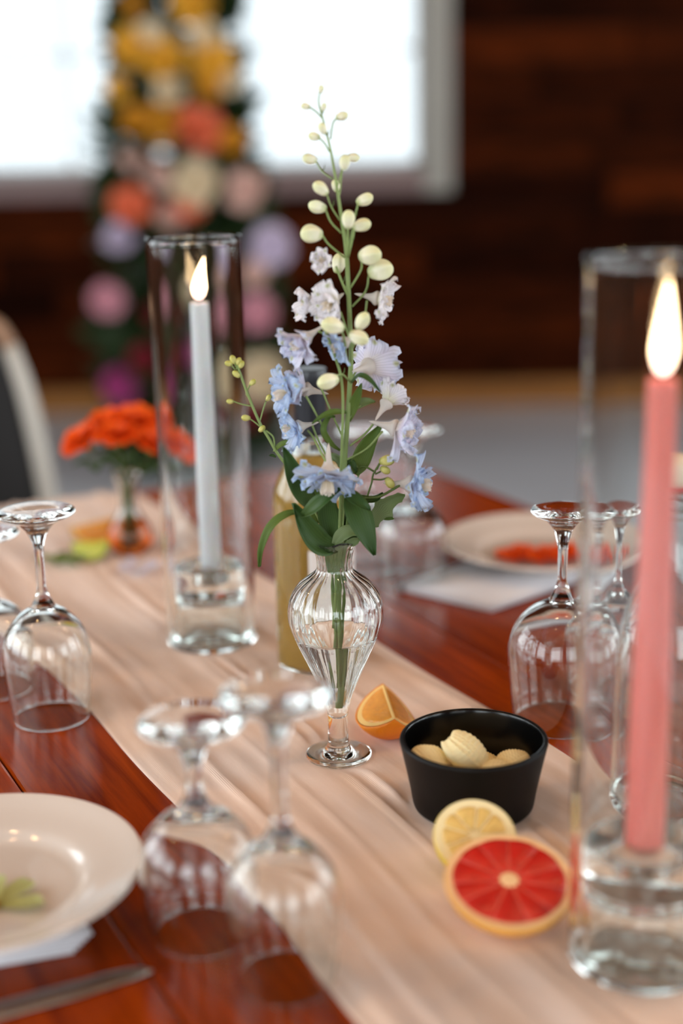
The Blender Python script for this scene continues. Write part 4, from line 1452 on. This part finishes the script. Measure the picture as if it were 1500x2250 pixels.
for k, (x, y, z, s_, tl) in enumerate(((-0.304, 1.655, 0.893, 0.030, -0.55), (-0.276, 1.672, 0.908, 0.031, -0.2), (-0.245, 1.668, 0.912, 0.031, 0.15), (-0.222, 1.650, 0.888, 0.029, 0.5), (-0.200, 1.668, 0.880, 0.028, 0.75), (-0.262, 1.640, 0.902, 0.028, -0.05))):
    c_ = thing('carnation', 'ruffled orange carnation in the small amber-water vase', 'flower', (OVX, OVY, RZ + 0.008), 0, 'orange carnations in the small vase')
    off = Vector((x, y, z)) - c_.location
    kx = (k - 2.5) * 0.0018
    mesh_obj('stem', tube_me('stem', [(kx * 1.6, kx, 0.0), (kx, kx * .5, 0.05), (off.x * 0.25, off.y * 0.25, off.z * 0.72), (off.x * 0.9, off.y * 0.9, off.z - 0.012)], 0.0014, 7), M['stem_d'], c_)
    q_ = align((tl, -0.25, 0.9), k)
    cal = lathe_me('calyx', sm([(0.0015, -0.016), (0.0045, -0.010), (0.0055, 0.0), (0.004, 0.006)], 3) + [(0, 0.006)], 12)
    mesh_obj('calyx', cal, M['stem_d'], c_, off, q_)
    b_ = mesh_obj('bloom', CARN[k % 2], None, c_, off, q_)
    b_.scale = (s_, s_, s_ * 0.8)
    for j in range(2):
        lp = [off * 0.72, off * 0.78 + Vector((0.010 * (1 if j else -1), -0.004, 0.006)), off * 0.80 + Vector((0.024 * (1 if j else -1), -0.010, 0.000))]
        mesh_obj('leaf', leaf_me('leaf', lp, 0.010, (0, -0.6, 0.8)), M['leaf_d'], c_)

# citrus and leaves by the carnation vase
lw = thing('lime_wedge', 'lime wedge lying on the runner by the carnation vase', 'fruit')
axis = Vector((0.9, -0.2, 0.1)).normalized()
bis = Vector((0.1, 0.3, -0.9))
bis = (bis - axis * bis.dot(axis)).normalized()
yv = axis.cross(bis)
lw.matrix_world = Matrix(((bis.x, yv.x, axis.x, -0.303), (bis.y, yv.y, axis.y, 1.640), (bis.z, yv.z, axis.z, RZ + 0.0235), (0, 0, 0, 1)))
wedge_parts(lw, 0.023, math.radians(90), (M['lime_rind'], M['lime'], M['lime']))
ow2 = thing('orange_wedge', 'orange wedge lying behind the lime wedge by the carnation vase', 'fruit')
axis = Vector((0.85, 0.3, 0.12)).normalized()
bis = Vector((0.0, 0.5, -0.85))
bis = (bis - axis * bis.dot(axis)).normalized()
yv = axis.cross(bis)
ow2.matrix_world = Matrix(((bis.x, yv.x, axis.x, -0.308), (bis.y, yv.y, axis.y, 1.705), (bis.z, yv.z, axis.z, RZ + 0.0305), (0, 0, 0, 1)))
wedge_parts(ow2, 0.030, math.radians(80), (M['f_gold'], M['orange_pith'], M['orange']))
ls = thing('leaf_sprig', 'yellow-green leaf sprig lying on the runner by the lime wedge', 'leaves', (-0.340, 1.62, RZ + 0.001))
for k, (a, L) in enumerate(((20, 0.045), (75, 0.036), (150, 0.034), (-30, 0.032))):
    d = Vector((math.cos(math.radians(a)), math.sin(math.radians(a)), 0))
    me = leaf_me('leaf', [Vector((0, 0, 0.001)), d * L * 0.5 + Vector((0, 0, 0.007)), d * L + Vector((0, 0, 0.003))], 0.016, (0, 0, 1))
    mesh_obj('leaf', me, M['f_yellow_green'] if 'f_yellow_green' in M else M['leaf'], ls)
fb = thing('fallen_blossom', 'pale lavender blossom lying on the runner near the white candle', 'flower', (-0.237, 1.585, RZ + 0.004))
for i in range(6):
    p = mesh_obj('petal', DP['l', i % 3], None, fb, (0, 0, 0.0005))
    p.rotation_mode = 'QUATERNION'
    p.rotation_quaternion = Quaternion((0, 0, 1), i * PI / 3) @ Quaternion((1, 0, 0), math.radians(12))
    p.scale = (1.5, 1.5, 1.2)

# ------------------------------------------------------------------ chair at the head of the table
ch = thing('dining_chair', 'pale grey framed chair with black upholstered back at the table end', 'chair', tp(0.425, 2.22, 0), TH)
W2 = 0.215


def bar(name, pts, r_, mat, seg=10, n_=5):
    return mesh_obj(name, tube_me(name, pts, r_, seg, n_), M[mat], ch)


# back frame: two posts that lean in toward a curved top rail
for s_ in (-1, 1):
    bar('back_post', [(s_ * (W2 + 0.012), 0.12, 0.43), (s_ * (W2 + 0.008), 0.135, 0.62), (s_ * (W2 - 0.010), 0.155, 0.80), (s_ * (W2 - 0.032), 0.17, 0.90)], [0.019, 0.020, 0.020, 0.019], 'chair_frame')
bar('top_rail', [(-(W2 - 0.032), 0.17, 0.90), (-(W2 - 0.055), 0.174, 0.935), (-(W2 - 0.11), 0.178, 0.953), (0, 0.182, 0.962), ((W2 - 0.11), 0.178, 0.953), ((W2 - 0.055), 0.174, 0.935), ((W2 - 0.032), 0.17, 0.90)], 0.019, 'chair_rail')


def pad(u, v):
    hwid = (W2 - 0.008) - 0.040 * v ** 2
    s = (u - 0.5) * 2
    z = 0.52 + 0.405 * v
    y = 0.125 + 0.045 * v - 0.018 * (1 - s ** 4) * (1 - (2 * v - 1) ** 6)
    return Vector((s * hwid, y, z))


pb = mesh_obj('backrest_pad', grid_me('backrest_pad', 14, 14, pad), M['chair_pad'], ch)
s_ = pb.modifiers.new('thickness', 'SOLIDIFY')
s_.thickness = 0.022
s_.offset = 0
mesh_obj('seat', box_me('seat', -0.22, 0.22, -0.28, 0.14, 0.425, 0.475, 0.018, 3), M['chair_pad'], ch)
for (x, y) in ((-0.19, -0.25), (0.19, -0.25)):
    bar('leg', [(x, y, 0.43), (x * 1.03, y - 0.01, 0.2), (x * 1.06, y - 0.02, 0.0)], [0.018, 0.013], 'chair_frame')
for s_ in (-1, 1):
    bar('leg', [(s_ * (W2 + 0.012), 0.12, 0.43), (s_ * (W2 + 0.012), 0.145, 0.2), (s_ * (W2 + 0.012), 0.18, 0.0)], [0.019, 0.013], 'chair_frame')

# ------------------------------------------------------------------ flower column by the window
fc = thing('flower_column', 'tall column of yellow, coral and pink blooms with greenery before the window', 'flower arrangement', (-0.545, 5.2, 0))
mesh_obj('support_post', tube_me('support_post', [(0, 0, 0), (0, 0, 1.2), (0, 0, 2.45)], 0.025, 10), M['cord'], fc)
rf = random.Random(5)


def col_half(z):
    return 0.205 + (0.10 if z < 1.0 else 0.0) * (1.0 - abs(z - 0.55) / 0.55 if z < 1.1 else 0) + 0.03 * math.sin(7 * z)


def scatter(name, count, mat, size, dark=True, ss=3):
    bm = bmesh.new()
    lay = bm.loops.layers.uv.new('UVMap')
    r_ = random.Random(ss)
    for _ in range(count):
        z = r_.uniform(0.02, 2.45)
        a = r_.uniform(0, 2 * PI)
        rad_ = col_half(z) * math.sqrt(r_.uniform(0.05, 1.0)) * r_.choice((0.85, 0.95, 1.0, 1.1))
        c = Vector((rad_ * math.cos(a), rad_ * 0.7 * math.sin(a), z))
        d = Vector((math.cos(a), math.sin(a), r_.uniform(-0.5, 0.9))).normalized()
        side = d.cross(Vector((r_.uniform(-1, 1), r_.uniform(-1, 1), r_.uniform(-1, 1)))).normalized()
        L = size * r_.uniform(0.6, 1.3)
        w = L * 0.28
        nr = side.cross(d)
        P = [c, c + d * L * 0.35 + side * w, c + d * L * 0.75 + side * w * 0.7 + nr * L * 0.06, c + d * L + nr * L * 0.12, c + d * L * 0.75 - side * w * 0.7 + nr * L * 0.06, c + d * L * 0.35 - side * w]
        vs = [bm.verts.new(p) for p in P]
        for idx in ((0, 1, 5), (1, 2, 4, 5), (2, 3, 4)):
            f = bm.faces.new([vs[i] for i in idx])
            for lp in f.loops:
                lp[lay].uv = (0.5, r_.random())
    o = mesh_obj(name, bm_mesh(bm, name), M[mat], fc)
    o['kind'] = 'stuff'
    return o


scatter('greenery', 2600, 'foliage', 0.11)
scatter('silver_greenery', 90, 'silver', 0.10, ss=9)
BL = [ruffled_me('bloom', 1.0, 30 + k, ((8, 1.0, 12), (8, 0.9, 35), (7, 0.75, 58), (5, 0.55, 78)), 0.05) for k in range(3)]
BLM = {}


def bloom(px, py, wpx, colr, Yb=5.03):
    key = (colr, rf.randrange(3))
    if key not in BLM:
        me = BL[key[1]].copy()
        me.materials.append(M['f_' + colr])
        BLM[key] = me
    p = at(px, py, Yb) - fc.location
    o = mesh_obj('bloom', BLM[key], None, fc, p, align((rf.uniform(-0.4, 0.4), -1, rf.uniform(-0.1, 0.6)), rf.uniform(0, 6)))
    s_ = wpx / 2 / 600.0
    o.scale = (s_, s_, s_)
    o['label'] = colr + ' bloom'


for (x, y, w, c_) in ((425, 10, 90, 'yellow'), (290, 105, 80, 'yellow'), (360, 130, 92, 'yellow'), (465, 135, 96, 'yellow'), (455, 85, 70, 'cream'), (375, 195, 74, 'cream'), (458, 185, 70, 'gold'),
                      (260, 192, 52, 'yellow'), (300, 265, 64, 'gold'), (365, 272, 84, 'gold'), (432, 285, 104, 'coral'), (510, 310, 62, 'gold'), (505, 175, 56, 'cream'), (290, 10, 40, 'gold'), (330, 75, 60, 'cream'),
                      (295, 345, 62, 'blush'), (350, 385, 62, 'blush'), (428, 400, 106, 'cream'), (290, 455, 90, 'coral'), (415, 450, 80, 'coral'), (375, 478, 60, 'blush'), (540, 420, 90, 'blush'),
                      (265, 520, 74, 'lilac'), (595, 540, 90, 'lilac'), (235, 660, 76, 'pink'), (565, 690, 84, 'pink'), (340, 690, 50, 'burgundy'), (320, 790, 70, 'burgundy'), (400, 770, 70, 'magenta'),
                      (265, 845, 80, 'magenta'), (580, 830, 110, 'cream'), (540, 900, 80, 'burgundy'), (395, 640, 60, 'cream'), (470, 720, 80, 'burgundy'), (440, 860, 70, 'lilac'), (560, 600, 60, 'blush')):
    bloom(x, y, w, c_)

# ------------------------------------------------------------------ warm string lights overhead (the small warm glints in the glassware)
sl = thing('string_light', 'string of warm bulbs hanging above the table', 'string light', (0, 0, 2.75))
cp = [(-2.6, 0.2, 0.35), (-1.2, 0.7, 0.02), (0.2, 1.0, 0.0), (1.5, 1.3, 0.02), (3.0, 1.6, 0.35)]
mesh_obj('cord', tube_me('cord', cp, 0.006, 6, 6), M['cord'], sl)
P = spline(cp, 4)
bme = lathe_me('bulb', sm([(0.008, 0.0), (0.016, -0.02), (0.032, -0.06), (0.028, -0.085), (0.012, -0.098)], 4) + [(0, -0.1)], 16)
for i in range(1, len(P) - 1, 2):
    mesh_obj('bulb', bme, M['bulb'], sl, P[i] - Vector((0, 0, 0.03)))
